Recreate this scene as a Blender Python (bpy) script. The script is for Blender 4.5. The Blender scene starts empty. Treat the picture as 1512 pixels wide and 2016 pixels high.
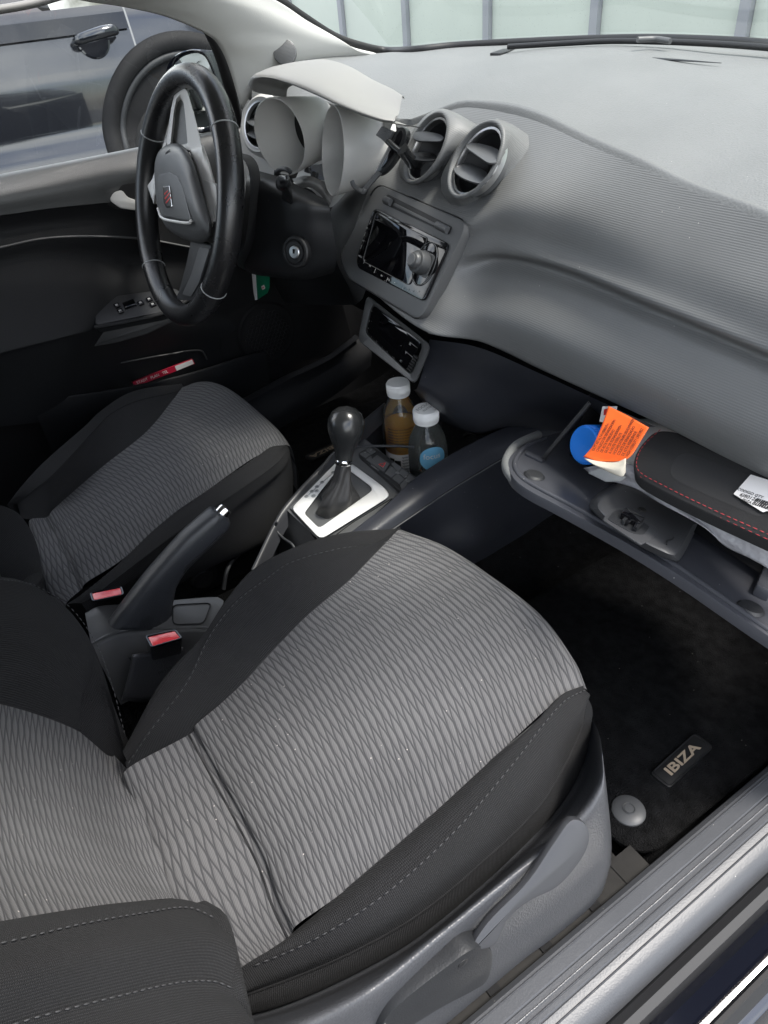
import bpy, bmesh, math, random
import numpy as np
from mathutils import Vector, Matrix
random.seed(4)
S = bpy.context.scene
COL = S.collection
# ---------------------------------------------------------------- camera, sky, sun, exposure
F_PX, CX, CY = 1412.0, 756.0, 1008.0
CAM = np.array([0.80, 0.0, 0.95])
M = np.array([[0.54472444, 0.47751065, -0.68939021],
              [0.83470469, -0.38801591, 0.39078349],
              [-0.08089109, -0.78830656, -0.60994212]])     # image right / image down / view axes -> car axes
cd = bpy.data.cameras.new('camera'); cam = bpy.data.objects.new('camera', cd); COL.objects.link(cam)
cd.sensor_width = 36; cd.sensor_fit = 'AUTO'; cd.lens = F_PX / 2016 * 36
cd.clip_start = 0.02; cd.clip_end = 500
mw = Matrix.Identity(4)
for i in range(3):
    mw[i][0] = M[i][0]; mw[i][1] = -M[i][1]; mw[i][2] = -M[i][2]; mw[i][3] = CAM[i]
cam.matrix_world = mw
S.camera = cam
SUN_EL, SUN_AZ = math.radians(62), math.radians(38)      # azimuth measured from +Y (forward) towards +X (passenger side)
w = bpy.data.worlds.new('World'); S.world = w; w.use_nodes = True
wn, wl = w.node_tree.nodes, w.node_tree.links
wn.clear()
sky = wn.new('ShaderNodeTexSky'); sky.sky_type = 'NISHITA'; sky.sun_disc = False
sky.sun_elevation = SUN_EL; sky.sun_rotation = SUN_AZ; sky.air_density = 1.0; sky.dust_density = 2.0
tc = wn.new('ShaderNodeTexCoord'); nz = wn.new('ShaderNodeTexNoise'); nz.inputs['Scale'].default_value = 2.6; nz.inputs['Detail'].default_value = 8; nz.inputs['Roughness'].default_value = .6
rp = wn.new('ShaderNodeValToRGB'); rp.color_ramp.elements[0].position = .42; rp.color_ramp.elements[1].position = .62
mx = wn.new('ShaderNodeMix'); mx.data_type = 'RGBA'
mx.inputs['B'].default_value = (10.5, 10.6, 10.6, 1)
bg = wn.new('ShaderNodeBackground'); bg.inputs['Strength'].default_value = 0.135
wo = wn.new('ShaderNodeOutputWorld')
wl.new(tc.outputs['Generated'], nz.inputs['Vector']); wl.new(nz.outputs['Fac'], rp.inputs['Fac'])
wl.new(rp.outputs['Color'], mx.inputs['Factor']); wl.new(sky.outputs['Color'], mx.inputs['A'])
wl.new(mx.outputs['Result'], bg.inputs['Color']); wl.new(bg.outputs['Background'], wo.inputs['Surface'])
sd = bpy.data.lights.new('sun', 'SUN'); sun = bpy.data.objects.new('sun', sd); COL.objects.link(sun)
sd.energy = 1.9; sd.angle = math.radians(13); sd.color = (1.0, .96, .9)
sdir = Vector((math.sin(SUN_AZ) * math.cos(SUN_EL), math.cos(SUN_AZ) * math.cos(SUN_EL), math.sin(SUN_EL)))
sun.rotation_euler = sdir.to_track_quat('Z', 'Y').to_euler(); sun.location = sdir * 20
S.view_settings.view_transform = 'Standard'; S.view_settings.look = 'None'
S.view_settings.exposure = 1.55; S.view_settings.gamma = 1
S.cycles.use_denoising = True
S.cycles.max_bounces = 10; S.cycles.transparent_max_bounces = 16; S.cycles.caustics_reflective = False; S.cycles.caustics_refractive = False

# ---------------------------------------------------------------- measuring helpers: photo pixel + one known coordinate -> point in the car
def ray(px, py):
    return M @ np.array([px - CX, py - CY, F_PX])
def U(px, py, **k):
    (a, v), = k.items(); i = 'xyz'.index(a); d = ray(px, py)
    return CAM + d * (v - CAM[i]) / d[i]
def PL(px, py, plane):
    p, n = plane; d = ray(px, py)
    return CAM + d * (np.dot(np.asarray(p) - CAM, n) / np.dot(d, n))
def UX(l): return [U(a, b, x=c) for a, b, c in l]
def UY(l): return [U(a, b, y=c) for a, b, c in l]
def UZ(l): return [U(a, b, z=c) for a, b, c in l]
def UPL(l, plane): return [PL(a, b, plane) for a, b in l]
def V(*a): return np.array(a, float)
def nrm(v): v = np.asarray(v, float); return v / np.linalg.norm(v)
def mkplane(p, n): return (np.asarray(p, float), nrm(n))
def shift(pl, d): return (pl[0] + pl[1] * d, pl[1])

# ---------------------------------------------------------------- object helpers
def tag(o, label=None, cat=None, group=None, kind=None):
    for k, v in (('label', label), ('category', cat), ('group', group), ('kind', kind)):
        if v: o[k] = v
    return o
def thing(name, label, cat, loc=(0, 0, 0), group=None):
    o = bpy.data.objects.new(name, None); COL.objects.link(o); o.location = loc; o.empty_display_size = .05
    return tag(o, label, cat, group)
def link(name, me, m, parent=None, smooth=True, kind=None):
    me.name = name
    if m: me.materials.append(m)
    if smooth:
        for p in me.polygons: p.use_smooth = True
    o = bpy.data.objects.new(name, me); COL.objects.link(o)
    if parent is not None:
        o.parent = parent
        q = parent; off = Vector((0, 0, 0))
        while q is not None: off += q.location; q = q.parent
        o.location = -off
    if kind: o['kind'] = kind
    return o
def auto(o, deg=40):
    me = o.data; bm = bmesh.new(); bm.from_mesh(me)
    for e in bm.edges:
        if len(e.link_faces) == 2 and e.calc_face_angle(0) > math.radians(deg): e.smooth = False
    bm.to_mesh(me); bm.free(); return o
def cr(P, n, closed=False):
    """Catmull-Rom through P, n samples by chord length"""
    P = np.asarray(P, float)
    if len(P) == 2 and not closed:
        t = np.linspace(0, 1, n)[:, None]; return P[0] * (1 - t) + P[1] * t
    if closed: Q = np.vstack([P[-1], P, P[0], P[1]])
    else: Q = np.vstack([2 * P[0] - P[1], P, 2 * P[-1] - P[-2]])
    m = len(Q) - 3
    L = np.linalg.norm(Q[2:2 + m] - Q[1:1 + m], axis=1) ** .9 + 1e-9
    cum = np.concatenate([[0], np.cumsum(L)])
    s = np.linspace(0, cum[-1], n, endpoint=not closed)
    out = []
    for x in s:
        i = min(np.searchsorted(cum, x, side='right') - 1, m - 1); t = (x - cum[i]) / L[i]
        p0, p1, p2, p3 = Q[i:i + 4]
        d1, d2, d0 = L[i], L[min(i + 1, m - 1)] if i + 1 < m or closed else L[i], L[i - 1] if i > 0 or closed else L[i]
        m1 = (p2 - p0) / (d0 + d1) * d1; m2 = (p3 - p1) / (d1 + d2) * d1
        h = t * t; c = h * t
        out.append((2 * c - 3 * h + 1) * p1 + (c - 2 * h + t) * m1 + (-2 * c + 3 * h) * p2 + (c - h) * m2)
    return np.array(out)
def crs(P, sub):
    """Catmull-Rom across rows at uniform parameter; P: R x K x 3"""
    R = len(P)
    if R == 2:
        t = np.linspace(0, 1, sub + 1)[:, None, None]; return P[0] * (1 - t) + P[1] * t
    Q = np.concatenate([[2 * P[0] - P[1]], P, [2 * P[-1] - P[-2]]])
    out = []
    for i in range(R - 1):
        p0, p1, p2, p3 = Q[i:i + 4]
        for t in np.arange(sub) / sub:
            out.append(.5 * (2 * p1 + (p2 - p0) * t + (2 * p0 - 5 * p1 + 4 * p2 - p3) * t * t + (-p0 + 3 * p1 - 3 * p2 + p3) * t ** 3))
    out.append(P[-1]); return np.array(out)
def grid_mesh(G, closed=False, uv=None, capends=False):
    R, K = G.shape[:2]
    me = bpy.data.meshes.new('m')
    faces = []
    kk = K if closed else K - 1
    for i in range(R - 1):
        for j in range(kk):
            j2 = (j + 1) % K
            faces.append((i * K + j, i * K + j2, (i + 1) * K + j2, (i + 1) * K + j))
    if capends and closed:
        faces.append(tuple(range(K))[::-1]); faces.append(tuple((R - 1) * K + j for j in range(K)))
    me.from_pydata(G.reshape(-1, 3).tolist(), [], faces)
    if uv is None:
        du = np.zeros((R, K)); du[:, 1:] = np.cumsum(np.linalg.norm(np.diff(G, axis=1), axis=2), axis=1)
        dv = np.zeros((R, K)); dv[1:] = np.cumsum(np.linalg.norm(np.diff(G, axis=0), axis=2), axis=0)
        du = np.repeat(du.mean(0)[None], R, 0); dv = np.repeat(dv.mean(1)[:, None], K, 1)
        uv = np.stack([du, dv], 2)
    l = me.uv_layers.new(name='UVMap'); fl = uv.reshape(-1, 2)
    for lp in me.loops: l.data[lp.index].uv = fl[lp.vertex_index]
    me.update(); return me
def loft(name, rows, m, nu=24, sub=5, parent=None, thick=0, closed=False, fn=None, uvf=None, cap=False, raw=False, rowsub=True):
    P = np.array([np.asarray(r, float) if raw else cr(r, nu, closed) for r in rows])
    G = crs(P, sub) if rowsub else P
    if fn is not None:
        R, K = G.shape[:2]
        for i in range(R):
            for j in range(K): G[i, j] += fn(j / (K - 1), i / (R - 1), G[i, j])
    uv = uvf(G) if uvf else None
    o = link(name, grid_mesh(G, closed, uv, cap), m, parent)
    if thick:
        md = o.modifiers.new('solid', 'SOLIDIFY'); md.thickness = abs(thick); md.offset = 1 if thick > 0 else -1
    return o
def chaikin(P, it=2, closed=True):
    P = np.asarray(P, float)
    for _ in range(it):
        Q = []
        n = len(P)
        for i in range(n if closed else n - 1):
            a, b = P[i], P[(i + 1) % n]
            Q += [a * .75 + b * .25, a * .25 + b * .75]
        if not closed: Q = [P[0]] + Q + [P[-1]]
        P = np.array(Q)
    return P
def roundpoly(P, r, n=4):
    """round the corners of a closed polygon with radius-like distance r"""
    P = np.asarray(P, float); out = []; N = len(P)
    for i in range(N):
        a, b, c = P[i - 1], P[i], P[(i + 1) % N]
        la, lc = np.linalg.norm(a - b), np.linalg.norm(c - b)
        ra, rc = min(r, la * .48), min(r, lc * .48)
        A = b + (a - b) / la * ra; C_ = b + (c - b) / lc * rc
        for t in np.linspace(0, 1, n): out.append((1 - t) ** 2 * A + 2 * t * (1 - t) * b + t * t * C_)
    return np.array(out)
def plate(name, pts, n, th, m, parent=None, bev=.0008, smooth=True, kind=None):
    """solid plate: outline pts, back by th along -n, bevelled front edge"""
    pts = [np.asarray(p, float) for p in pts]; n = nrm(n)
    bm = bmesh.new()
    vs = [bm.verts.new(p) for p in pts]; f = bm.faces.new(vs); f.normal_update()
    if f.normal.dot(Vector(n)) < 0: f.normal_flip()
    r = bmesh.ops.extrude_face_region(bm, geom=[f])
    nv = [e for e in r['geom'] if isinstance(e, bmesh.types.BMVert)]
    bmesh.ops.translate(bm, verts=nv, vec=Vector(-n * th))
    bmesh.ops.recalc_face_normals(bm, faces=bm.faces)
    if bev:
        fs = [x for x in bm.faces if len(x.verts) == len(pts)]
        es = [e for e in bm.edges if any(x in fs for x in e.link_faces) and not all(x in fs for x in e.link_faces)]
        bmesh.ops.bevel(bm, geom=es, offset=bev, segments=2, affect='EDGES', profile=.6)
    me = bpy.data.meshes.new(name); bm.to_mesh(me); bm.free()
    return auto(link(name, me, m, parent, smooth, kind), 35)
def plate_px(name, px, plane, th, m, parent=None, rnd=0, bev=.0008, n=4, kind=None, off=0):
    pl = shift(plane, off); P = np.array(UPL(px, pl))
    if rnd: P = roundpoly(P, rnd, n)
    return plate(name, P, camside(pl), th, m, parent, bev, kind=kind)
def camside(pl):
    return pl[1] if np.dot(CAM - pl[0], pl[1]) > 0 else -pl[1]
def rings(name, loops, m, parent=None, n=48, cap0=False, cap1=False, closed=True, deg=50):
    """connect closed loops (each a polygon) into a skin"""
    G = np.array([resample(l, n) for l in loops])
    me = grid_mesh(G, True)
    o = link(name, me, m, parent)
    if cap0 or cap1:
        bm = bmesh.new(); bm.from_mesh(me); bm.verts.ensure_lookup_table()
        if cap0: bm.faces.new([bm.verts[i] for i in range(n)])
        if cap1: bm.faces.new([bm.verts[(len(loops) - 1) * n + i] for i in range(n)])
        bmesh.ops.recalc_face_normals(bm, faces=bm.faces)
        for f in bm.faces: f.smooth = True
        bm.to_mesh(me); bm.free()
    return auto(o, deg)
def resample(l, n):
    l = np.asarray(l, float); Q = np.vstack([l, l[:1]])
    d = np.concatenate([[0], np.cumsum(np.linalg.norm(np.diff(Q, axis=0), axis=1))])
    s = np.linspace(0, d[-1], n, endpoint=False)
    return np.stack([np.interp(s, d, Q[:, k]) for k in range(3)], 1)
def tube_mesh(path, r, seg=10, n=None, cap=True, up=None, flat=1.0):
    P = np.asarray(path, float)
    if n: P = cr(P, n)
    N = len(P); rr = np.interp(np.linspace(0, 1, N), np.linspace(0, 1, len(r)), r) if hasattr(r, '__len__') else np.full(N, r)
    T = np.gradient(P, axis=0); T /= np.linalg.norm(T, axis=1)[:, None] + 1e-12
    u = nrm(np.cross(T[0], up if up is not None else (V(0, 0, 1) if abs(T[0][2]) < .9 else V(1, 0, 0))))
    G = []
    for i in range(N):
        u = nrm(u - T[i] * np.dot(u, T[i])); v = np.cross(T[i], u)
        a = np.arange(seg) / seg * 2 * np.pi
        G.append(P[i] + rr[i] * (np.cos(a)[:, None] * u + flat * np.sin(a)[:, None] * v))
    return grid_mesh(np.array(G), True, None, cap)
def tube(name, path, r, m, parent=None, seg=10, n=None, kind=None, up=None, flat=1.0):
    return auto(link(name, tube_mesh(path, r, seg, n, True, up, flat), m, parent, kind=kind), 60)
def lathe(name, prof, o, axis, m, parent=None, seg=28, deg=35, ref=None):
    """prof: list of (radius, height along axis)"""
    a = nrm(axis); u = nrm(np.cross(a, ref if ref is not None else (V(0, 0, 1) if abs(a[2]) < .9 else V(1, 0, 0)))); v = np.cross(a, u)
    t = np.arange(seg) / seg * 2 * np.pi
    G = np.array([np.asarray(o) + a * h + max(r, 1e-5) * (np.cos(t)[:, None] * u + np.sin(t)[:, None] * v) for r, h in prof])
    return auto(link(name, grid_mesh(G, True, None, False), m, parent), deg)
def frame(o, ux, uy):
    ux = nrm(ux); n = nrm(np.cross(ux, uy)); uy = np.cross(n, ux); return (np.asarray(o, float), ux, uy, n)
def box(name, fr, size, m, parent=None, bev=.001, off=(0, 0, 0), seg=2, kind=None):
    o, ux, uy, n = fr; sx, sy, sz = [s / 2 for s in size]
    bm = bmesh.new(); bmesh.ops.create_cube(bm, size=1)
    for v in bm.verts:
        c = v.co; q = o + ux * (c.x * 2 * sx + off[0]) + uy * (c.y * 2 * sy + off[1]) + n * (c.z * 2 * sz + off[2]); v.co = q
    if bev: bmesh.ops.bevel(bm, geom=bm.edges[:], offset=bev, segments=seg, affect='EDGES', profile=.6)
    bmesh.ops.recalc_face_normals(bm, faces=bm.faces)
    me = bpy.data.meshes.new(name); bm.to_mesh(me); bm.free()
    return auto(link(name, me, m, parent, kind=kind), 35)
def text(name, s, fr, size, m, parent=None, ext=.0002, align='CENTER', off=(0, 0, 0), sx=1.0, kind=None, sh=0, bold=0):
    c = bpy.data.curves.new(name, 'FONT'); c.body = s; c.size = size; c.extrude = ext; c.align_x = align; c.align_y = 'CENTER'; c.resolution_u = 3; c.shear = sh; c.offset = bold
    t = bpy.data.objects.new(name, c); COL.objects.link(t)
    me = bpy.data.meshes.new_from_object(t.evaluated_get(bpy.context.evaluated_depsgraph_get()))
    bpy.data.objects.remove(t)
    o, ux, uy, n = fr
    for v in me.vertices:
        p = o + ux * (v.co.x * sx + off[0]) + uy * (v.co.y + off[1]) + n * (v.co.z + off[2]); v.co = p
    return link(name, me, m, parent, smooth=False, kind=kind)
def multi(name, meshes, m, parent=None, kind=None, smooth=True):
    bm = bmesh.new()
    for me in meshes: bm.from_mesh(me); bpy.data.meshes.remove(me)
    me = bpy.data.meshes.new(name); bm.to_mesh(me); bm.free()
    return link(name, me, m, parent, smooth, kind)
def stitches(name, path, m, parent, L=.0045, gap=.003, r=.0006, lift=(0, 0, .001), n=160):
    P = cr(path, n) + np.asarray(lift); d = np.concatenate([[0], np.cumsum(np.linalg.norm(np.diff(P, axis=0), axis=1))])
    ms = []; s = 0
    while s + L < d[-1]:
        a = np.stack([np.interp([s, s + L / 2, s + L], d, P[:, k]) for k in range(3)], 1)
        ms.append(tube_mesh(a, [r * .5, r, r * .5], 5)); s += L + gap
    return multi(name, ms, m, parent, kind='stuff')

# ---------------------------------------------------------------- materials
def mat(name, col, rough=.5, metal=0, spec=.5, bump=None, coat=0, var=0, varscale=8, dust=0, alpha=None, sheen=0, trans=0, ior=None):
    m = bpy.data.materials.new(name); m.use_nodes = True; nt = m.node_tree; N, Lk = nt.nodes, nt.links
    b = N['Principled BSDF']; b.inputs['Base Color'].default_value = (*col, 1); b.inputs['Roughness'].default_value = rough
    b.inputs['Metallic'].default_value = metal; b.inputs['Specular IOR Level'].default_value = spec
    if coat: b.inputs['Coat Weight'].default_value = coat; b.inputs['Coat Roughness'].default_value = .03
    if sheen: b.inputs['Sheen Weight'].default_value = sheen; b.inputs['Sheen Roughness'].default_value = .5
    if trans: b.inputs['Transmission Weight'].default_value = trans
    if ior: b.inputs['IOR'].default_value = ior
    t = N.new('ShaderNodeTexCoord')
    cs = None
    if var:
        n1 = N.new('ShaderNodeTexNoise'); n1.inputs['Scale'].default_value = varscale; n1.inputs['Detail'].default_value = 6; n1.inputs['Roughness'].default_value = .65
        Lk.new(t.outputs['Object'], n1.inputs['Vector'])
        mr = N.new('ShaderNodeMapRange'); mr.inputs['From Min'].default_value = .3; mr.inputs['From Max'].default_value = .7; mr.inputs['To Min'].default_value = 1 - var; mr.inputs['To Max'].default_value = 1 + var
        Lk.new(n1.outputs['Fac'], mr.inputs['Value'])
        mm = N.new('ShaderNodeVectorMath'); mm.operation = 'SCALE'; mm.inputs[0].default_value = col; Lk.new(mr.outputs['Result'], mm.inputs['Scale'])
        cs = mm.outputs['Vector']
        rr = N.new('ShaderNodeMapRange'); rr.inputs['To Min'].default_value = max(.02, rough - .08); rr.inputs['To Max'].default_value = rough + .08
        Lk.new(n1.outputs['Fac'], rr.inputs['Value']); Lk.new(rr.outputs['Result'], b.inputs['Roughness'])
    if dust:    # pale specks of dust and lint
        v = N.new('ShaderNodeTexVoronoi'); v.inputs['Scale'].default_value = 130; v.inputs['Randomness'].default_value = 1
        Lk.new(t.outputs['Object'], v.inputs['Vector'])
        lt = N.new('ShaderNodeMath'); lt.operation = 'LESS_THAN'; lt.inputs[1].default_value = .065; Lk.new(v.outputs['Distance'], lt.inputs[0])
        sp = N.new('ShaderNodeSeparateColor'); Lk.new(v.outputs['Color'], sp.inputs['Color'])
        gt = N.new('ShaderNodeMath'); gt.operation = 'GREATER_THAN'; gt.inputs[1].default_value = 1 - dust * .45; Lk.new(sp.outputs['Red'], gt.inputs[0])
        mu = N.new('ShaderNodeMath'); mu.operation = 'MULTIPLY'; Lk.new(lt.outputs[0], mu.inputs[0]); Lk.new(gt.outputs[0], mu.inputs[1])
        mi = N.new('ShaderNodeMix'); mi.data_type = 'RGBA'; mi.inputs['A'].default_value = (*col, 1); mi.inputs['B'].default_value = (.45, .43, .4, 1)
        Lk.new(mu.outputs[0], mi.inputs['Factor'])
        if cs: Lk.new(cs, mi.inputs['A'])
        cs = mi.outputs['Result']
    if cs: Lk.new(cs, b.inputs['Base Color'])
    if bump:
        kind, sc, st, dist = bump
        if kind == 'noise':
            x = N.new('ShaderNodeTexNoise'); x.inputs['Scale'].default_value = sc; x.inputs['Detail'].default_value = 3; out = x.outputs['Fac']; Lk.new(t.outputs['Object'], x.inputs['Vector'])
        elif kind == 'grain':
            x = N.new('ShaderNodeTexVoronoi'); x.inputs['Scale'].default_value = sc; out = x.outputs['Distance']; Lk.new(t.outputs['Object'], x.inputs['Vector'])
        elif kind == 'weave':
            ma = N.new('ShaderNodeVectorMath'); ma.operation = 'SCALE'; ma.inputs['Scale'].default_value = sc; Lk.new(t.outputs['UV'], ma.inputs[0])
            ws = []
            for pr in ('X', 'Y'):
                x = N.new('ShaderNodeTexWave'); x.bands_direction = pr; x.inputs['Scale'].default_value = 1; x.inputs['Distortion'].default_value = .6; x.inputs['Detail'].default_value = 1; x.inputs['Detail Scale'].default_value = .5
                Lk.new(ma.outputs[0], x.inputs['Vector']); ws.append(x.outputs['Fac'])
            mu = N.new('ShaderNodeMath'); mu.operation = 'MULTIPLY'; Lk.new(ws[0], mu.inputs[0]); Lk.new(ws[1], mu.inputs[1]); out = mu.outputs[0]
            if cs is None or var:
                mr2 = N.new('ShaderNodeMapRange'); mr2.inputs['To Min'].default_value = .7; mr2.inputs['To Max'].default_value = 1.7; Lk.new(out, mr2.inputs['Value'])
                sc2 = N.new('ShaderNodeVectorMath'); sc2.operation = 'SCALE'; sc2.inputs[0].default_value = col
                if cs: Lk.new(cs, sc2.inputs[0])
                Lk.new(mr2.outputs['Result'], sc2.inputs['Scale']); Lk.new(sc2.outputs['Vector'], b.inputs['Base Color'])
        elif kind == 'ribs':      # fine horizontal ribbing with a faint cross pitch
            sx3 = N.new('ShaderNodeSeparateXYZ'); Lk.new(t.outputs['Object'], sx3.inputs[0])
            def sw(o, per, off=0):
                m1 = N.new('ShaderNodeMath'); m1.operation = 'MULTIPLY'; m1.inputs[1].default_value = 2 * math.pi / per; Lk.new(o, m1.inputs[0])
                m2 = N.new('ShaderNodeMath'); m2.operation = 'SINE'; Lk.new(m1.outputs[0], m2.inputs[0]); return m2.outputs[0]
            zz_ = N.new('ShaderNodeMath'); zz_.operation = 'MULTIPLY'; zz_.inputs[1].default_value = .78; Lk.new(sx3.outputs['Z'], zz_.inputs[0])
            ma = N.new('ShaderNodeMath'); ma.operation = 'MULTIPLY_ADD'; ma.inputs[1].default_value = .62; Lk.new(sx3.outputs['Y'], ma.inputs[0]); Lk.new(zz_.outputs[0], ma.inputs[2])
            ad = N.new('ShaderNodeMath'); ad.operation = 'MULTIPLY_ADD'; ad.inputs[1].default_value = .3; Lk.new(sw(sx3.outputs['X'], .0021), ad.inputs[0]); Lk.new(sw(ma.outputs[0], sc), ad.inputs[2]); out = ad.outputs[0]
        bp = N.new('ShaderNodeBump'); bp.inputs['Strength'].default_value = st; bp.inputs['Distance'].default_value = dist
        Lk.new(out, bp.inputs['Height']); Lk.new(bp.outputs['Normal'], b.inputs['Normal'])
    return m
def mat_insert(name, base, dark):
    """woven seat insert: interlocking lens cells drawn by double lines, fine weave"""
    m = bpy.data.materials.new(name); m.use_nodes = True; nt = m.node_tree; N, Lk = nt.nodes, nt.links
    b = N['Principled BSDF']; b.inputs['Roughness'].default_value = .85; b.inputs['Specular IOR Level'].default_value = .25; b.inputs['Sheen Weight'].default_value = .04
    uv = N.new('ShaderNodeTexCoord'); sp = N.new('ShaderNodeSeparateXYZ'); Lk.new(uv.outputs['UV'], sp.inputs[0])
    def mt(op, a, bb=None, c=None):
        n = N.new('ShaderNodeMath'); n.operation = op
        for i, x in enumerate((a, bb, c)):
            if x is None: continue
            if isinstance(x, (int, float)): n.inputs[i].default_value = x
            else: Lk.new(x, n.inputs[i])
        return n.outputs[0]
    nzz = N.new('ShaderNodeTexNoise'); nzz.inputs['Scale'].default_value = 60; Lk.new(uv.outputs['UV'], nzz.inputs['Vector'])
    wob = mt('MULTIPLY', mt('SUBTRACT', nzz.outputs['Fac'], .5), .5)
    ph = mt('MULTIPLY', sp.outputs['X'], 2 * math.pi / .060)
    cs = mt('MULTIPLY', mt('COSINE', ph), .38)
    tt = mt('ADD', mt('DIVIDE', sp.outputs['Y'], .0038), wob)
    def fam(off, sgn):
        q = mt('ADD', mt('MULTIPLY', mt('ADD' if sgn > 0 else 'SUBTRACT', mt('SUBTRACT', tt, off), cs), .5), .5)
        return mt('MULTIPLY', mt('ABSOLUTE', mt('SUBTRACT', mt('FRACT', q), .5)), 2)
    d = mt('MINIMUM', fam(0, 1), fam(1, -1))
    line = N.new('ShaderNodeMapRange'); line.interpolation_type = 'SMOOTHSTEP'; line.inputs['From Min'].default_value = .08; line.inputs['From Max'].default_value = .34; Lk.new(d, line.inputs['Value'])
    mi = N.new('ShaderNodeMix'); mi.data_type = 'RGBA'; mi.inputs['A'].default_value = (*dark, 1); mi.inputs['B'].default_value = (*base, 1); Lk.new(line.outputs['Result'], mi.inputs['Factor'])
    n2 = N.new('ShaderNodeTexNoise'); n2.inputs['Scale'].default_value = 9; n2.inputs['Detail'].default_value = 5; Lk.new(uv.outputs['Object'], n2.inputs['Vector'])
    wv = N.new('ShaderNodeTexWave'); wv.bands_direction = 'DIAGONAL'; wv.inputs['Scale'].default_value = 190; wv.inputs['Distortion'].default_value = 1.5; Lk.new(uv.outputs['UV'], wv.inputs['Vector'])
    k = mt('ADD', mt('MULTIPLY', n2.outputs['Fac'], .5), mt('ADD', mt('MULTIPLY', wv.outputs['Fac'], .16), .67))
    sc = N.new('ShaderNodeVectorMath'); sc.operation = 'SCALE'; Lk.new(mi.outputs['Result'], sc.inputs[0]); Lk.new(k, sc.inputs['Scale'])
    vo = N.new('ShaderNodeTexVoronoi'); vo.inputs['Scale'].default_value = 60; Lk.new(uv.outputs['Object'], vo.inputs['Vector'])
    spk = mt('MULTIPLY', mt('LESS_THAN', vo.outputs['Distance'], .042), .6)
    m2 = N.new('ShaderNodeMix'); m2.data_type = 'RGBA'; Lk.new(spk, m2.inputs['Factor']); Lk.new(sc.outputs['Vector'], m2.inputs['A']); m2.inputs['B'].default_value = (.55, .5, .47, 1)
    Lk.new(m2.outputs['Result'], b.inputs['Base Color'])
    h = N.new('ShaderNodeMapRange'); h.inputs['From Max'].default_value = .55; Lk.new(d, h.inputs['Value'])
    hh = mt('ADD', h.outputs['Result'], mt('MULTIPLY', wv.outputs['Fac'], .15))
    bp = N.new('ShaderNodeBump'); bp.inputs['Strength'].default_value = .55; bp.inputs['Distance'].default_value = .0012; Lk.new(hh, bp.inputs['Height']); Lk.new(bp.outputs['Normal'], b.inputs['Normal'])
    return m
def mat_glass(name, tint=(1, 1, 1), rough=0.0, ior=1.5, dust=0.0, haze=None):
    m = bpy.data.materials.new(name); m.use_nodes = True; nt = m.node_tree; N, Lk = nt.nodes, nt.links; N.clear()
    o = N.new('ShaderNodeOutputMaterial'); t = N.new('ShaderNodeBsdfTransparent'); t.inputs['Color'].default_value = (*tint, 1)
    g = N.new('ShaderNodeBsdfGlossy'); g.inputs['Roughness'].default_value = rough
    fr = N.new('ShaderNodeFresnel'); fr.inputs['IOR'].default_value = ior; mxx = N.new('ShaderNodeMixShader')
    Lk.new(fr.outputs[0], mxx.inputs[0]); Lk.new(t.outputs[0], mxx.inputs[1]); Lk.new(g.outputs[0], mxx.inputs[2])
    out = mxx.outputs[0]
    if haze:
        hd = N.new('ShaderNodeBsdfDiffuse'); hd.inputs['Color'].default_value = (*haze[1], 1); ht = N.new('ShaderNodeBsdfTranslucent'); ht.inputs['Color'].default_value = (*haze[1], 1)
        h1 = N.new('ShaderNodeMixShader'); h1.inputs[0].default_value = .5; Lk.new(hd.outputs[0], h1.inputs[1]); Lk.new(ht.outputs[0], h1.inputs[2])
        h2 = N.new('ShaderNodeMixShader'); h2.inputs[0].default_value = haze[0]; Lk.new(out, h2.inputs[1]); Lk.new(h1.outputs[0], h2.inputs[2]); out = h2.outputs[0]
    if dust:
        tcx = N.new('ShaderNodeTexCoord'); v = N.new('ShaderNodeTexVoronoi'); v.inputs['Scale'].default_value = 150; Lk.new(tcx.outputs['Object'], v.inputs['Vector'])
        l = N.new('ShaderNodeMath'); l.operation = 'LESS_THAN'; l.inputs[1].default_value = .10; Lk.new(v.outputs['Distance'], l.inputs[0])
        nn = N.new('ShaderNodeTexNoise'); nn.inputs['Scale'].default_value = 5; nn.inputs['Detail'].default_value = 6; Lk.new(tcx.outputs['Object'], nn.inputs['Vector'])
        f = N.new('ShaderNodeMath'); f.operation = 'MULTIPLY_ADD'; f.inputs[1].default_value = .22; Lk.new(l.outputs[0], f.inputs[0])
        k = N.new('ShaderNodeMath'); k.operation = 'MULTIPLY'; k.inputs[1].default_value = dust; Lk.new(nn.outputs['Fac'], k.inputs[0]); Lk.new(k.outputs[0], f.inputs[2])
        df = N.new('ShaderNodeBsdfDiffuse'); df.inputs['Color'].default_value = (.6, .6, .58, 1); m3 = N.new('ShaderNodeMixShader')
        Lk.new(f.outputs[0], m3.inputs[0]); Lk.new(out, m3.inputs[1]); Lk.new(df.outputs[0], m3.inputs[2]); out = m3.outputs[0]
    Lk.new(out, o.inputs[0]); return m

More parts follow.
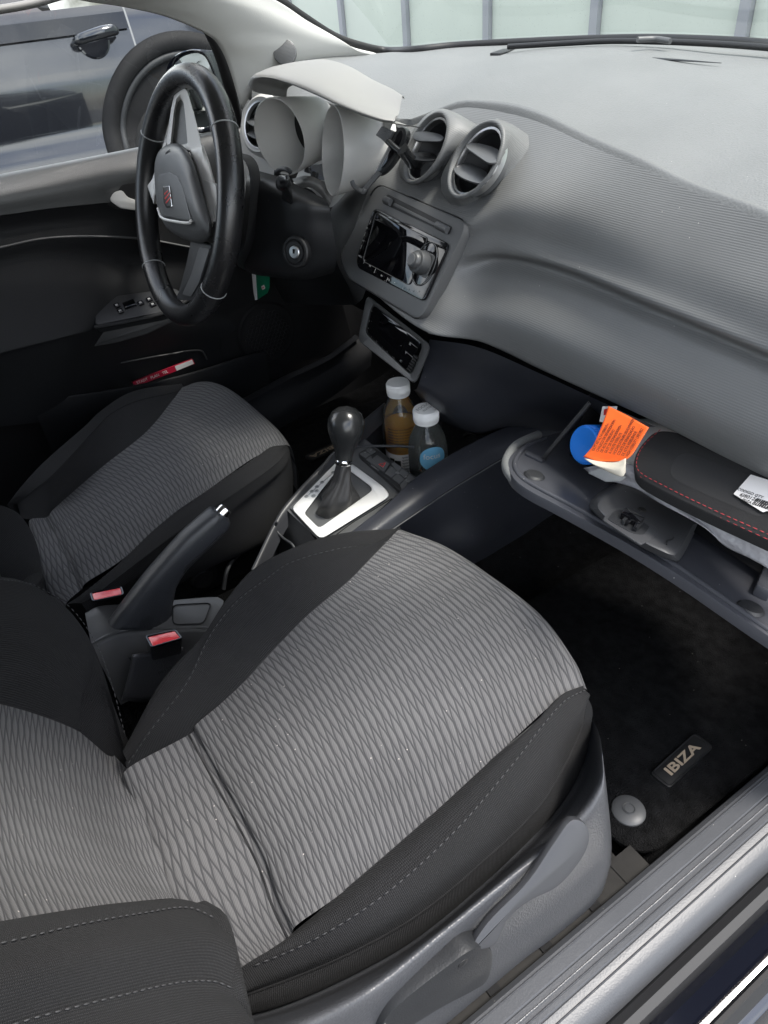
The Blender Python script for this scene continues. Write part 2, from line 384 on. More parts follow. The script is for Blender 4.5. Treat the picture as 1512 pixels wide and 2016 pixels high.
MT = {}
MT['pad'] = mat('dash_pad', (.165, .170, .170), .5, bump=('grain', 480, .45, .0009), var=.06, dust=.15)
MT['padband'] = mat('dash_band', (.15, .154, .154), .5, bump=('grain', 360, .4, .0006), var=.04)
MT['dash'] = mat('dash_ribbed', (.145, .148, .148), .48, bump=('ribs', .0024, .22, .0004), var=.05, dust=.1)
MT['plastic'] = mat('grey_plastic', (.088, .090, .092), .42, bump=('noise', 1400, .15, .0003), var=.05)
MT['dark'] = mat('dark_plastic', (.017, .018, .020), .5, bump=('grain', 600, .3, .0005), var=.1, dust=.12)
MT['navy'] = mat('navy_plastic', (.026, .028, .036), .42, bump=('grain', 700, .35, .0005), var=.1, dust=.3)
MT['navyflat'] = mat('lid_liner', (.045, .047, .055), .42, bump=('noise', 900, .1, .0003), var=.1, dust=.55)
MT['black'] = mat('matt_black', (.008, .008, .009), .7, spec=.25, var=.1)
MT['door'] = mat('door_plastic', (.011, .0115, .013), .62, spec=.3, bump=('grain', 600, .3, .0005), var=.1)
MT['doorgrey'] = mat('door_top_grey', (.065, .068, .07), .4, bump=('grain', 600, .4, .0006), var=.04)
MT['gloss'] = mat('piano_black', (.004, .004, .005), .06, spec=.6, dust=.35)
MT['screen'] = mat('screen_black', (.003, .003, .004), .03, spec=.6, dust=.2)
MT['knobgrey'] = mat('knob_grey', (.06, .062, .064), .4)
MT['lever'] = mat('lever_plastic', (.036, .037, .041), .38, bump=('noise', 1400, .15, .0003))
MT['silver'] = mat('silver_trim', (.72, .71, .69), .42, var=.04)
MT['white'] = mat('hood_trim', (.27, .267, .26), .45, spec=.35, var=.02)
MT['cluster'] = mat('cluster_grey', (.60, .595, .575), .4, var=.03)
MT['chrome'] = mat('chrome', (.8, .8, .8), .12, metal=1)
MT['satin'] = mat('satin_metal', (.6, .6, .6), .3, metal=1, var=.1)
MT['leather'] = mat('rim_leather', (.016, .016, .017), .28, spec=.8, bump=('grain', 700, .35, .0005), var=.15)
MT['grip'] = mat('grip_leather', (.026, .028, .032), .42, bump=('grain', 650, .4, .0006), var=.15, dust=.2)
MT['knob'] = mat('knob_plastic', (.02, .021, .022), .22, spec=.6, var=.15)
MT['boot'] = mat('boot_leather', (.018, .018, .019), .55, bump=('noise', 300, .2, .001), var=.1)
MT['insert'] = mat_insert('seat_insert', (.108, .107, .109), (.050, .050, .053))
MT['bolster'] = mat('seat_bolster', (.018, .018, .019), .85, spec=.2, bump=('weave', 185, .9, .001), var=.16, sheen=.02)
MT['thread'] = mat('thread', (.045, .045, .047), .8)
MT['pillar'] = mat('pillar_trim', (.50, .50, .48), .6, bump=('grain', 700, .2, .0004), var=.02)
MT['headliner'] = mat('headliner', (.5, .5, .48), .9)
MT['carpet'] = mat('carpet', (.010, .010, .0105), .95, spec=.1, bump=('noise', 500, 1, .009), var=.6, varscale=60, dust=.1)
MT['mat'] = mat('mat_carpet', (.013, .013, .0135), .95, spec=.1, bump=('noise', 500, 1, .009), var=.6, varscale=60, dust=.16)
MT['rubber'] = mat('rubber', (.012, .012, .013), .5)
MT['shield'] = mat('seat_shield', (.058, .060, .066), .36, bump=('grain', 420, .5, .0007), var=.05, dust=.12)
MT['sill'] = mat('sill_plastic', (.066, .069, .076), .44, bump=('grain', 520, .25, .0005), var=.07, dust=.25)
MT['paint'] = mat('dark_paint', (.006, .007, .012), .12, spec=.6, coat=1.0)
MT['carpaint'] = mat('dark_metallic', (.022, .024, .03), .13, metal=.35, coat=1.0, bump=('noise', 2.2, .35, .02))
MT['block'] = mat('latch_block', (.052, .053, .056), .42, var=.05, dust=.15)
MT['red'] = mat('red_button', (.75, .05, .06), .25, coat=.4)
MT['orange'] = mat('orange_paper', (.85, .12, .012), .6, var=.06, varscale=30)
MT['bluecap'] = mat('blue_cap', (.004, .16, .62), .4)
MT['paper'] = mat('paper', (.62, .57, .47), .7, var=.08, varscale=25)
MT['whitepaper'] = mat('white_paper', (.72, .70, .68), .6)
MT['ink'] = mat('ink', (.012, .012, .012), .6)
MT['wallet'] = mat('wallet_cloth', (.012, .012, .013), .75, bump=('weave', 420, .8, .0008), var=.1)
MT['redthread'] = mat('red_thread', (.42, .03, .04), .7)
MT['foil'] = mat('clear_bag', (.36, .36, .38), .22, spec=.6, var=.1, bump=('noise', 40, .8, .01))
MT['legend'] = mat('white_print', (.32, .32, .32), .5)
MT['redprint'] = mat('red_print', (.6, .03, .03), .4)
MT['green'] = mat('green_card', (.0, .16, .075), .4)
MT['pinkbook'] = mat('red_cover', (.45, .01, .04), .45, var=.05)
MT['badge'] = mat('badge_rubber', (.018, .018, .018), .4)
MT['gold'] = mat('beige_print', (.40, .32, .23), .5)
MT['cable'] = mat('cable', (.03, .032, .036), .45)
MT['alu'] = mat('selector_panel', (.80, .80, .79), .38, var=.03, dust=.15)
MT['glass'] = mat_glass('window_glass', (.93, .96, .95), dust=.003)
MT['wglass'] = mat_glass('windshield_glass', (.95, .97, .95), dust=.015)
MT['bottle'] = mat_glass('bottle_plastic', (.95, .97, .96), .03, 1.5, haze=(.07, (.85, .9, .88)))
MT['juice'] = mat_glass('amber_drink', (.80, .48, .10), .05, 1.2, haze=(.7, (.95, .50, .06)))
MT['water'] = mat_glass('clear_drink', (.88, .92, .92), .05, 1.2, haze=(.04, (.8, .86, .86)))
MT['cap'] = mat('bottle_cap', (.86, .87, .87), .35)
MT['labelblue'] = mat('blue_print', (.16, .42, .62), .4)
MT['asphalt'] = mat('asphalt', (.11, .11, .108), .9, bump=('noise', 60, .5, .01), var=.2)
MT['facade'] = mat('facade_panel', (.55, .60, .53), .3, var=.04, varscale=1.5)
MT['mullion'] = mat('mullion_grey', (.30, .31, .33), .5)
MT['tyre'] = mat('tyre', (.02, .02, .02), .7)
MT['grey'] = mat('light_grey', (.34, .35, .35), .5)
MT['steel'] = mat('rail_steel', (.018, .017, .016), .6, spec=.25, metal=0, var=.3, varscale=40)

# ================================================================ SETTING: ground, facade, neighbouring car
def quad(name, pts, m, parent=None, kind=None, sub=1):
    me = bpy.data.meshes.new(name); me.from_pydata([tuple(p) for p in pts], [], [tuple(range(len(pts)))])
    return link(name, me, m, parent, False, kind)
gr = quad('ground', [(-60, -60, -.32), (60, -60, -.32), (60, 60, -.32), (-60, 60, -.32)], MT['asphalt'], kind='structure')

fac = thing('facade', 'pale green panelled building front beyond the windshield', 'building', (-4, 4.6, -.32))
for k in range(15):
    x0 = -11.2 + k * 1.18
    box('panel', frame((x0, 4.6, 1.75), (1, 0, 0), (0, 0, 1)), (1.10, 3.3, .04), MT['facade'], fac, .004)
    box('mullion', frame((x0 + .59, 4.585, 1.7), (1, 0, 0), (0, 0, 1)), (.075, 3.5, .09), MT['mullion'], fac, .004)
box('plinth', frame((-3, 4.58, -.12), (1, 0, 0), (0, 0, 1)), (17, .4, .12), MT['mullion'], fac, .004)
box('wall', frame((-3, 4.75, 2.6), (1, 0, 0), (0, 0, 1)), (17.4, 5.9, .2), MT['grey'], fac, .01)

oc = thing('parked_car', 'dark glossy car parked beyond the driver window', 'car', (-2.5, 1, -.32))
XN = -2.5
def ocside(z):
    zz = [-.30, -.15, .10, .36, .43, .47, .50, .62, .69, .72, .80, .87, .93]; dx = [-.10, .0, .03, .055, .045, .025, .012, .006, .0, -.008, -.030, -.052, -.085]
    return XN + np.interp(z, zz, dx)
def panel_sheet(name, y0, y1, z0, z1, m, off=0, par=None, nz_=40):
    ys = np.linspace(y0, y1, 14)
    G = np.array([[(ocside(z) + off, y, z) for y in ys] for z in np.linspace(z0, z1, nz_)])
    return link(name, grid_mesh(G), m, par or oc)
panel_sheet('door', -.35, .985, -.12, .895, MT['carpaint'])
panel_sheet('rear_door', -1.6, -.36, -.12, .895, MT['carpaint'])
def fend(y, z): return ocside(z) - .10 * max(0, y - 1.3) ** 2
ztop = lambda y: .895 - .05 * max(0, y - 1.0) - .42 * max(0, y - 1.25)
G = np.array([[(fend(y, -.12 + (ztop(y) + .12) * t), y, -.12 + (ztop(y) + .12) * t) for y in np.linspace(.992, 2.0, 24)] for t in np.linspace(0, 1, 36)])
link('fender', grid_mesh(G), MT['paint'], oc)
YA, ZA, RA = 1.14, .40, .383
AC = V(0, YA, ZA)
def arc_strip(name, prof, m, n=44, a0=-.25, a1=math.pi + .25):
    G = np.array([[(ocside(min(.86, ZA + r * math.sin(a))) + dx, YA + r * math.cos(a), ZA + r * math.sin(a)) for r, dx in prof] for a in np.linspace(a0, a1, n)])
    return link(name, grid_mesh(G), m, oc)
arc_strip('wheel_arch', [(RA + .005, 0), (RA, .018), (RA - .055, .022), (RA - .065, .004)], MT['black'])
arc_strip('arch_lip', [(RA - .058, .010), (RA - .062, .016), (RA - .082, .016), (RA - .09, .0)], MT['dark'])
well = [(XN + .06, YA + (RA - .07) * math.cos(a), ZA + (RA - .07) * math.sin(a)) for a in np.linspace(0, 6.2832, 50, endpoint=False)]
arc_strip('wheel_well', [(RA - .075, .004), (RA - .09, .003), (.05, .003)], MT['black'], 44, -1.2, math.pi + 1.2)
wh = lathe('wheel', [(.02, .02), (.22, .02), (.235, .03), (.25, .035), (.285, .03), (.297, 0), (.297, -.1)], (XN + .05, YA, ZA - .09), (1, 0, 0), MT['tyre'], oc, 40)
lathe('rim', [(.0, .02), (.05, .032), (.06, .02), (.17, .022), (.20, .03), (.22, .04)], (XN + .05, YA, ZA - .09), (1, 0, 0), MT['satin'], wh, 40)
hx = lambda px, py, d=.05: U(px, py, x=XN + d - .03)
tube('handle', [hx(146, 84, .02), hx(156, 78, .05), hx(180, 70, .06), hx(208, 62, .06), hx(224, 60, .05), hx(227, 65, .02)], [.010, .019, .021, .022, .02, .012], MT['carpaint'], oc, 10, 30)
lathe('handle_recess', [(.062, .007), (.056, .009), (.04, .004), (.0, .002)], U(182, 80, x=XN - .030), (1, 0, .25), MT['carpaint'], oc, 28)
G = np.array([[(ocside(z) + .014, y, z) for y in np.linspace(-1.6, .98, 20)] for z in np.linspace(.815, .868, 5)])
link('belt_trim', grid_mesh(G), MT['gloss'], oc)
G = np.array([[(XN - .075 - .26 * q - .08 * q * q, y, .89 + .46 * q) for y in np.linspace(-1.6, .70 - .5 * q, 10)] for q in np.linspace(0, 1, 6)])
link('side_window', grid_mesh(G), MT['carpaint'], oc)
box('cabin', frame((XN - .95, -.4, .45), (1, 0, 0), (0, 1, 0)), (1.6, 2.4, 1.0), MT['black'], oc, .15)
box('hood', frame((XN - .95, 1.3, .42), (1, 0, 0), (0, 1, 0)), (1.5, .9, .40), MT['carpaint'], oc, .12)

# ================================================================ CAR BODY (shell round the cabin)
body = thing('car_shell', 'open passenger side of the car with sill, pillar trim and windshield around the cabin', 'car shell', (0, .3, 0))
quad('floor_pan', [(-.7, -1.3, -.02), (.62, -1.3, -.02), (.62, 1.4, -.02), (-.7, 1.4, -.02)], MT['black'], body)
# roof and tail close the cabin off from the sky
loft('roof', [[(-.60, -1.5, 1.00), (-.56, -.6, 1.13), (-.54, .2, 1.10), (-.53, .52, 1.02)],
              [(-.0, -1.5, 1.06), (0, -.6, 1.18), (0, .25, 1.14), (0, .60, 1.06)],
              [(.56, -1.5, 1.00), (.55, -.6, 1.13), (.53, .2, 1.10), (.52, .52, 1.02)]], MT['headliner'], 16, 6, body, thick=.03)
quad('quarter_panel', [(.64, -1.5, -.02), (.64, -.17, -.02), (.64, -.19, .68), (.56, -.27, 1.12), (.55, -1.5, 1.02), (.64, -1.5, .70)], MT['black'], body)  # unseen B pillar and rear door side, added to shade the backrest
quad('tailgate', [(-.62, -1.5, 0), (.6, -1.5, 0), (.56, -1.5, 1.0), (-.6, -1.5, 1.0)], MT['black'], body)
quad('door_skin', [(-.78, -1.5, -.02), (-.78, 1.12, -.02), (-.76, 1.12, .65), (-.76, -1.5, .65)], MT['black'], body)
quad('rear_side', [(-.70, -1.5, -.02), (-.70, -.25, -.02), (-.69, -.25, .70), (-.64, -1.5, .72)], MT['door'], body)
quad('firewall', [(-.75, 1.12, -.02), (.7, 1.12, -.02), (.7, 1.12, .74), (-.75, 1.12, .74)], MT['black'], body)
quad('side_panel', [(.66, .62, -.02), (.66, 1.12, -.02), (.66, 1.12, .74), (.66, .72, .72)], MT['black'], body)

# A pillar trim
pr_ = [UX([(-60, -110, -.585), (60, -112, -.575), (200, -115, -.57), (300, -112, -.585)]),
       UX([(110, -20, -.59), (200, -22, -.578), (330, -30, -.572), (440, -40, -.585)]),
       UX([(230, 4, -.60), (300, 0, -.588), (420, -6, -.580), (541, 2, -.592)]),
       UX([(322, 26, -.605), (390, 22, -.592), (500, 22, -.585), (612, 49, -.597)]),
       UX([(404, 62, -.612), (455, 58, -.60), (560, 62, -.59), (690, 91, -.60)]),
       UX([(432, 88, -.62), (470, 88, -.607), (570, 92, -.595), (742, 107, -.612)]),
       UX([(452, 135, -.632), (485, 120, -.617), (560, 122, -.605), (690, 122, -.63)]),
       UX([(475, 215, -.645), (500, 180, -.632), (540, 160, -.63), (640, 150, -.64)])]
ap = loft('pillar_trim', pr_, MT['pillar'], 30, 6, body, thick=-.006)
gp = mkplane(U(561, 103, x=-.5865), (.83, -.42, .36))
g0 = PL(561, 103, gp)
sg = lathe('speaker_grille', [(.0, .0034), (.0195, .0033), (.0208, .0024), (.0212, -.003)], g0, gp[1], MT['plastic'], ap, 36)
hol = []
u_ = nrm(np.cross(gp[1], (0, 0, 1))); v_ = np.cross(gp[1], u_)
for i in range(-9, 10):
    for j in range(-9, 10):
        p = ((i + .5 * (j % 2)) * .0024, j * .0021)
        if p[0] ** 2 + p[1] ** 2 < .0188 ** 2:
            c = g0 + u_ * p[0] + v_ * p[1] + gp[1] * .0034
            me = bpy.data.meshes.new('h'); me.from_pydata([tuple(c + .00075 * (math.cos(k) * u_ + math.sin(k) * v_)) for k in np.arange(5) / 5 * 6.283], [], [(0, 1, 2, 3, 4)]); hol.append(me)
multi('grille_hole', hol, MT['rubber'], sg, kind='stuff', smooth=False)
# black windshield gasket, sealing the glass along the pillar and the dash
gk = UX([(430, -60, -.60), (541, -6, -.605), (600, 34, -.61), (660, 72, -.615), (710, 90, -.62), (760, 100, -.63)]) + UZ([(820, 98, .806), (902, 90, .806), (1102, 80, .806), (1256, 76, .806), (1400, 80, .806), (1512, 88, .806), (1640, 110, .81)])
tube('windshield_gasket', gk, .007, MT['rubber'], body, 8, 80)
wsb = gk[5:]
fr_ = U(541, -6, x=-.605)
G = []
base = cr(np.array(UX([(760, 104, -.63)]) + [np.array(p) for p in UZ([(902, 93, .80), (1102, 84, .80), (1256, 79, .80), (1512, 92, .80)])] + [V(.35, 1.10, .80), V(.64, .90, .80)]), 30)
hdr = cr([V(-.56, .50, 1.04), V(-.3, .56, 1.07), V(0, .585, 1.08), V(.3, .56, 1.07), V(.52, .50, 1.04)], 30)
for s in np.linspace(0, 1, 8): G.append(base * (1 - s) + hdr * s + V(0, .03, .03) * math.sin(s * math.pi) + V(0, .006, .012))
link('windshield', grid_mesh(np.array(G)), MT['wglass'], body)
# driver window glass and its black seal
dg = UX([(-60, 360, -.71), (-60, -60, -.66), (330, -40, -.64), (430, 60, -.66), (472, 225, -.70), (472, 250, -.71), (285, 288, -.71)])
quad('driver_window', dg, MT['glass'], body)
tube('window_seal', UX([(330, 10, -.635), (400, 48, -.645), (424, 84, -.65), (444, 140, -.665), (466, 226, -.69), (472, 262, -.70)]), [.007, .009, .012, .012, .011, .011], MT['rubber'], body, 8, 40)
tube('roof_edge', UX([(-20, 22, -.66), (60, 8, -.655), (130, -12, -.65)]), .006, MT['white'], body, 8, 10)
# right hand A pillar and B pillar (out of frame) hold the roof
tube('pillar', [(.53, .5, 1.03), (.6, .72, .9), (.66, .93, .78)], .03, MT['pillar'], body, 8, 10)
tube('pillar', [(-.61, -.3, .68), (-.55, -.4, 1.13)], .045, MT['pillar'], body, 8, 8)

# door sill: trim with tread strips, weatherstrip and the painted sill below (one profile each, run along the car)
def run(name, prof, y0, y1, m, parent, n=2, noise=0):
    G = np.array([[(x, y, z) for x, z in prof] for y in np.linspace(y0, y1, n)])
    return auto(link(name, grid_mesh(G), m, parent), 30)
sl = run('sill_trim', [(.560, -.02), (.578, .045), (.588, .085), (.594, .0905), (.612, .0925), (.6135, .0912), (.615, .0925), (.633, .094), (.6345, .0925), (.636, .094), (.652, .092), (.660, .086), (.668, .074)], -.9, .98, MT['sill'], body, 40)
for x, z in ((.598, .0925), (.6215, .0945), (.6275, .0950), (.644, .0945)):
    tube('tread_strip', [(x, .12, z - .001), (x, .5, z - .001), (x, .95, z - .001)], .0011, MT['shield'], sl, 6, 20)
run('weatherstrip', [(.668, .072), (.672, .084), (.680, .088), (.688, .084), (.692, .072), (.690, .05)], -.9, .98, MT['rubber'], body, 30)
run('painted_sill', [(.690, .060), (.700, .068), (.716, .070), (.7185, .066), (.721, .070), (.735, .068), (.750, .058), (.758, .04), (.760, -.05), (.740, -.20)], -.9, .98, MT['paint'], body, 30)
run('outer_seal', [(.726, .071), (.729, .0765), (.734, .077), (.738, .0725), (.742, .068)], -.9, .98, MT['rubber'], body, 30)

# carpet floor
def fcol(x, z): return [(x, -.6, z), (x, 0, z), (x, .4, z), (x, .72, z), (x, .95, z + .05), (x, 1.1, z + .33)]
fl = loft('floor', [fcol(-.70, .05), fcol(-.30, .05), fcol(-.14, .06), fcol(-.09, .15), fcol(.03, .15), fcol(.085, .05), fcol(.30, .03), fcol(.597, .03)], MT['carpet'], 40, 4)
fl['kind'] = 'structure'
# lettered carpet mats
def carpet_mat(label, corners, z, badge_c, badge_dir, badge_up, size, button=None):
    t = thing('floor_mat', label, 'floor mat', tuple(np.mean(corners, axis=0)), 'carpet mats in the footwells')
    plate('carpet_pile', roundpoly(corners, .05, 6), (0, 0, 1), .008, MT['mat'], t, .003)
    fr = frame(badge_c, badge_dir, badge_up); L, H = size
    pts = roundpoly([fr[0] + fr[1] * sx * L / 2 + fr[2] * sy * H / 2 for sx, sy in ((-1, -1), (1, -1), (1, 1), (-1, 1))], H * .22, 5)
    bd = plate('badge', pts + fr[3] * .0022, fr[3], .004, MT['badge'], t, .001)
    rim = [fr[0] + (p - fr[0]) * V(1, 1, 1) * .93 for p in pts]
    tube('badge_rim', np.array([p + fr[3] * .0026 for p in rim + rim[:1]]), .0008, MT['rubber'], bd, 6)
    text('lettering', 'IBIZA', fr, H * .60, MT['gold'], bd, .0003, off=(0, 0, .0028), sx=1.6, bold=.0004)
    if button is not None:
        b = lathe('fixing_button', [(.0, .0075), (.006, .0072), (.0066, .0062), (.017, .0055), (.021, .003), (.022, 0)], button, (0, 0, 1), MT['plastic'], t, 32)
        tube('button_ring', np.array([button + V(.0075 * math.cos(a), .0075 * math.sin(a), .0068) for a in np.linspace(0, 6.3, 20)]), .0006, MT['plastic'], b, 5)
    return t
ZM = .062
b0, b1 = U(1305, 1536, z=ZM), U(1385, 1462, z=ZM)
carpet_mat('passenger side black carpet mat with beige lettering and grey button', [V(.16, .43, ZM), V(.575, .43, ZM), V(.578, .86, ZM), V(.16, .86, ZM)], ZM,
           U(1343, 1497, z=ZM + .001), nrm(b1 - b0), V(0, 0, 0) + nrm(U(1318, 1462, z=ZM) - U(1350, 1530, z=ZM)), (.098, .029), U(1237, 1597, z=ZM - .0015))
ZD = .07
c0, c1 = U(664, 878, z=ZD), U(610, 903, z=ZD)
carpet_mat('driver side black carpet mat half hidden behind the gear lever', [V(-.60, .34, ZD), V(-.2, .34, ZD), V(-.2, .92, ZD), V(-.60, .92, ZD)], ZD,
           U(637, 890, z=ZD + .005), nrm(c1 - c0), nrm(U(641, 900, z=ZD) - U(631, 880, z=ZD)), (.085, .030))

# ================================================================ SEATS
def lerp_rows(A, B, ts): return [np.asarray(A) * (1 - t) + np.asarray(B) * t for t in ts]
def uv_seat(flip=0):
    def f(G):
        R, K = G.shape[:2]
        d = np.zeros((R, K)); d[1:] = np.cumsum(np.linalg.norm(np.diff(G, axis=0), axis=2), axis=0)
        return np.stack([G[:, :, 0], np.repeat(d.mean(1)[:, None], K, 1) + .35 * 0 + .0 * d], 2)
    return f
def arch(h, drop=0):
    return lambda u, v, p: V(0, 0, h * (1 - (2 * u - 1) ** 4))
def seam_groove(name, path, m, parent, r=.0022):
    return tube(name, path, r, m, parent, 6, 60)

seat = thing('car_seat', 'front passenger seat with a grey side lever, nearest the open door', 'car seat', (.36, .15, .03), 'front seats')
# cushion insert: cross rows rear -> front
r0 = UZ([(250, 1514, .300), (278, 1586, .283), (315, 1690, .278), (342, 1768, .282), (400, 1850, .284), (470, 1914, .292)])
r0b = [p + V(0, -.008, -.03) for p in r0]
r1 = UZ([(372, 1446, .299), (417, 1530, .287), (463, 1614, .283), (509, 1706, .282), (537, 1785, .284), (566, 1846, .292)])
def span(a, b, n, bow, h=.006):
    A, B = U(*a[:2], z=a[2]), U(*b[:2], z=b[2])
    return [A * (1 - t) + B * t + V(0, bow * 4 * t * (1 - t), h * 4 * t * (1 - t)) for t in np.linspace(0, 1, n)]
r1a = [p + V(0, .012, .010) for p in r1]
r2 = span((463, 1359, .318), (680, 1752, .306), 6, .010)
r3 = span((593, 1222, .345), (830, 1622, .326), 6, .016)
r4 = span((685, 1144, .359), (963, 1500, .340), 6, .024)
r5 = span((759, 1069, .366), (1095, 1380, .346), 6, .036)
r6 = UZ([(789, 1043, .358), (872, 1074, .364), (960, 1130, .366), (1060, 1210, .364), (1125, 1300, .353), (1148, 1355, .338)])
r7 = [p + V(-.002, .012, -.035) for p in r6]
r8 = [p + V(-.002, .005, -.12) for p in r6]
ins = loft('cushion_insert', [r0b, r0, r1, r1a, r2, r3, r4, r5, r6, r7, r8], MT['insert'], 40, 7, seat, uvf=uv_seat())
seam_groove('fold_seam', np.array(r1) + V(0, 0, -.0006), MT['rubber'], ins, .0016)
# inboard bolster (rear -> front)
cL = UZ([(250, 1514, .300), (315, 1478, .297), (372, 1446, .299), (463, 1359, .318), (593, 1222, .345), (685, 1144, .359), (759, 1069, .366), (789, 1043, .358)])
cS = UZ([(250, 1500, .312), (296, 1433, .340), (366, 1341, .362), (412, 1248, .374), (463, 1183, .378), (523, 1137, .376), (569, 1106, .374), (662, 1079, .370), (755, 1066, .366), (787, 1043, .358)])
cB = UZ([(242, 1478, .318), (319, 1341, .362), (398, 1253, .374), (444, 1183, .376), (500, 1120, .374), (593, 1072, .368), (685, 1048, .362), (787, 1041, .354)])
cB2 = [p + V(-.016, .004, -.03) for p in cB]
cB3 = [p + V(-.020, .004, -.10) for p in cB]; cB4 = [p + V(-.012, .004, -.17) for p in cB]
mid = [(np.asarray(a) + b) / 2 + V(0, 0, .006) for a, b in zip(cr(cL, 12), cr(cS, 12))]
bl = loft('side_bolster', [cL, mid, cS], MT['bolster'], 60, 8, seat)
loft('bolster_welt', [cS, cB, cB2, cB3, cB4], MT['bolster'], 60, 7, bl)
stitches('stitching', cS, MT['thread'], bl, lift=(.004, 0, .0012))
seam_groove('seam', np.array(cL) + V(0, 0, -.001), MT['rubber'], bl, .0012)
# outboard bolster (rear -> front)
cR = UZ([(420, 1955, .287), (470, 1914, .292), (566, 1846, .292), (680, 1752, .306), (830, 1622, .326), (963, 1500, .340), (1060, 1417, .346), (1102, 1372, .346), (1148, 1355, .338)])
dS = UZ([(430, 1952, .292), (500, 1898, .300), (616, 1847, .310), (754, 1759, .324), (893, 1634, .338), (1009, 1500, .350), (1067, 1425, .354), (1110, 1378, .352), (1150, 1357, .337)])
dP = UZ([(440, 1972, .272), (560, 1930, .272), (685, 1878, .277), (824, 1800, .285), (963, 1685, .293), (1060, 1590, .298), (1110, 1510, .300), (1146, 1430, .305), (1156, 1372, .325)])
dB = UZ([(430, 2010, .236), (540, 1985, .235), (660, 1936, .236), (800, 1860, .236), (920, 1766, .238), (1040, 1655, .242), (1110, 1575, .246), (1150, 1495, .252), (1163, 1415, .285)])
def midl(A, B, n, off): return [(a + b) / 2 + V(*off) for a, b in zip(cr(A, n), cr(B, n))]
br = loft('side_bolster', [cR, midl(cR, dS, 14, (-.001, 0, .004)), dS], MT['bolster'], 70, 6, seat)
loft('bolster_side', [dS, midl(dS, dP, 14, (.006, 0, .003)), dP], MT['bolster'], 70, 8, br)
loft('bolster_skirt', [dP, midl(dP, dB, 14, (.004, 0, .004)), dB, [p + V(-.02, 0, -.015) for p in dB]], MT['bolster'], 70, 6, br)
stitches('stitching', np.array(dS)[1:], MT['thread'], br, lift=(.002, 0, .0012))
seam_groove('seam', np.array(cR)[1:] + V(0, 0, -.001), MT['rubber'], br, .0012)
tube('piping', np.array(dP), .0014, MT['bolster'], br, 6, 80)
# front face below the insert
frt = loft('front_panel', [[p + V(0, .0105, -.034) for p in r6], [p + V(0, .012, -.08) for p in r6], [p + V(0, -.01, -.16) for p in r6]], MT['bolster'], 30, 5, seat)
# backrest
BP = mkplane((.37, -.045, .285), (0, .90, .42))
def B(l, off=0): return UPL(l, shift(BP, off))
bL = B([(252, 1514), (200, 1466), (120, 1424), (0, 1386), (-110, 1372), (-260, 1380)])
bR = B([(344, 1768), (290, 1772), (200, 1784), (0, 1815), (-110, 1836), (-240, 1860)])
bM = [(a + b) / 2 + V(0, -.010 * (1 if i else .2), -.003) for i, (a, b) in enumerate(zip(cr(bL, 8), cr(bR, 8)))]
j0 = UZ([(250, 1514, .300), (278, 1586, .283), (315, 1690, .278), (344, 1768, .282)])
def backins():
    A, Mi, C_ = cr(bL, 14), cr(bM, 14), cr(bR, 14)
    rows = [j0]
    for i in range(1, 14): rows.append([A[i], (A[i] + Mi[i]) / 2 + V(0, -.003, 0), Mi[i], (C_[i] + Mi[i]) / 2 + V(0, -.003, 0), C_[i]])
    def uvb(G):
        R, K = G.shape[:2]; d = np.zeros((R, K)); d[1:] = np.cumsum(np.linalg.norm(np.diff(G, axis=0), axis=2), axis=0)
        return np.stack([G[:, :, 0], np.repeat(d.mean(1)[:, None], K, 1)], 2)
    return loft('backrest_insert', rows, MT['insert'], 36, 3, seat, uvf=uvb)
backins()
oL = [bL[0] + V(-.003, .003, .004)] + B([(237, 1446), (215, 1360), (180, 1265), (130, 1196), (60, 1153), (0, 1142), (-110, 1136), (-260, 1150)], .055)
oL[1] = B([(237, 1446)], .028)[0]
oL2 = [p + V(-.016, -.012, -.004) * min(1, .15 + i * .5) for i, p in enumerate(oL)]; oL3 = [p + V(-.02, -.08, -.03) * min(1, .3 + i * .5) for i, p in enumerate(oL)]
bb = loft('backrest_bolster', [bL, midl(bL, oL, 12, (.006, .012, .004)), oL], MT['bolster'], 50, 8, seat)
loft('bolster_welt', [oL, oL2, oL3], MT['bolster'], 50, 5, bb)
stitches('stitching', np.array(oL)[1:] + V(.002, .003, 0), MT['thread'], bb, lift=(.0005, .001, .0))
oR1 = B([(-200, 1850), (-100, 1832), (0, 1814), (150, 1789), (250, 1776), (330, 1772), (384, 1778)], .045)
oR2 = B([(-200, 1898), (-100, 1880), (0, 1861), (153, 1824), (278, 1801), (370, 1790), (424, 1812)], .064)
oR3 = B([(-200, 2060), (-60, 2046), (74, 2006), (231, 1965), (350, 1938), (420, 1936), (457, 1950)], .060)
oR4 = B([(-200, 2200), (-60, 2180), (74, 2150), (231, 2110), (350, 2085), (430, 2060), (478, 2040)], .035)
oR0 = B([(-200, 1850), (-100, 1834), (0, 1815), (150, 1790), (250, 1777), (320, 1772), (350, 1772)], .0)
b2 = loft('backrest_bolster', [oR0, oR1, midl(oR1, oR2, 10, (.0, .004, .003)), oR2, midl(oR2, oR3, 10, (.004, .010, .006)), oR3, midl(oR3, oR4, 10, (.004, .006, .0)), oR4, [p + V(-.01, -.10, -.04) for p in oR4]], MT['bolster'], 50, 6, seat)
# rounded lower tip that closes the bolster
tip = [np.array([r[-1] for r in (oR1, oR2, oR3, oR4)]), None]
tipc = cr(tip[0], 12)
loft('bolster_tip', [tipc, tipc + V(-.002, .008, -.010), tipc + V(-.012, .004, -.035), tipc + V(-.03, -.03, -.08)], MT['bolster'], 12, 5, b2)
stitches('stitching', np.array(oR2), MT['thread'], b2, lift=(0, .0015, .001))
stitches('stitching', np.array(oR3), MT['thread'], b2, lift=(0, .0015, .001))

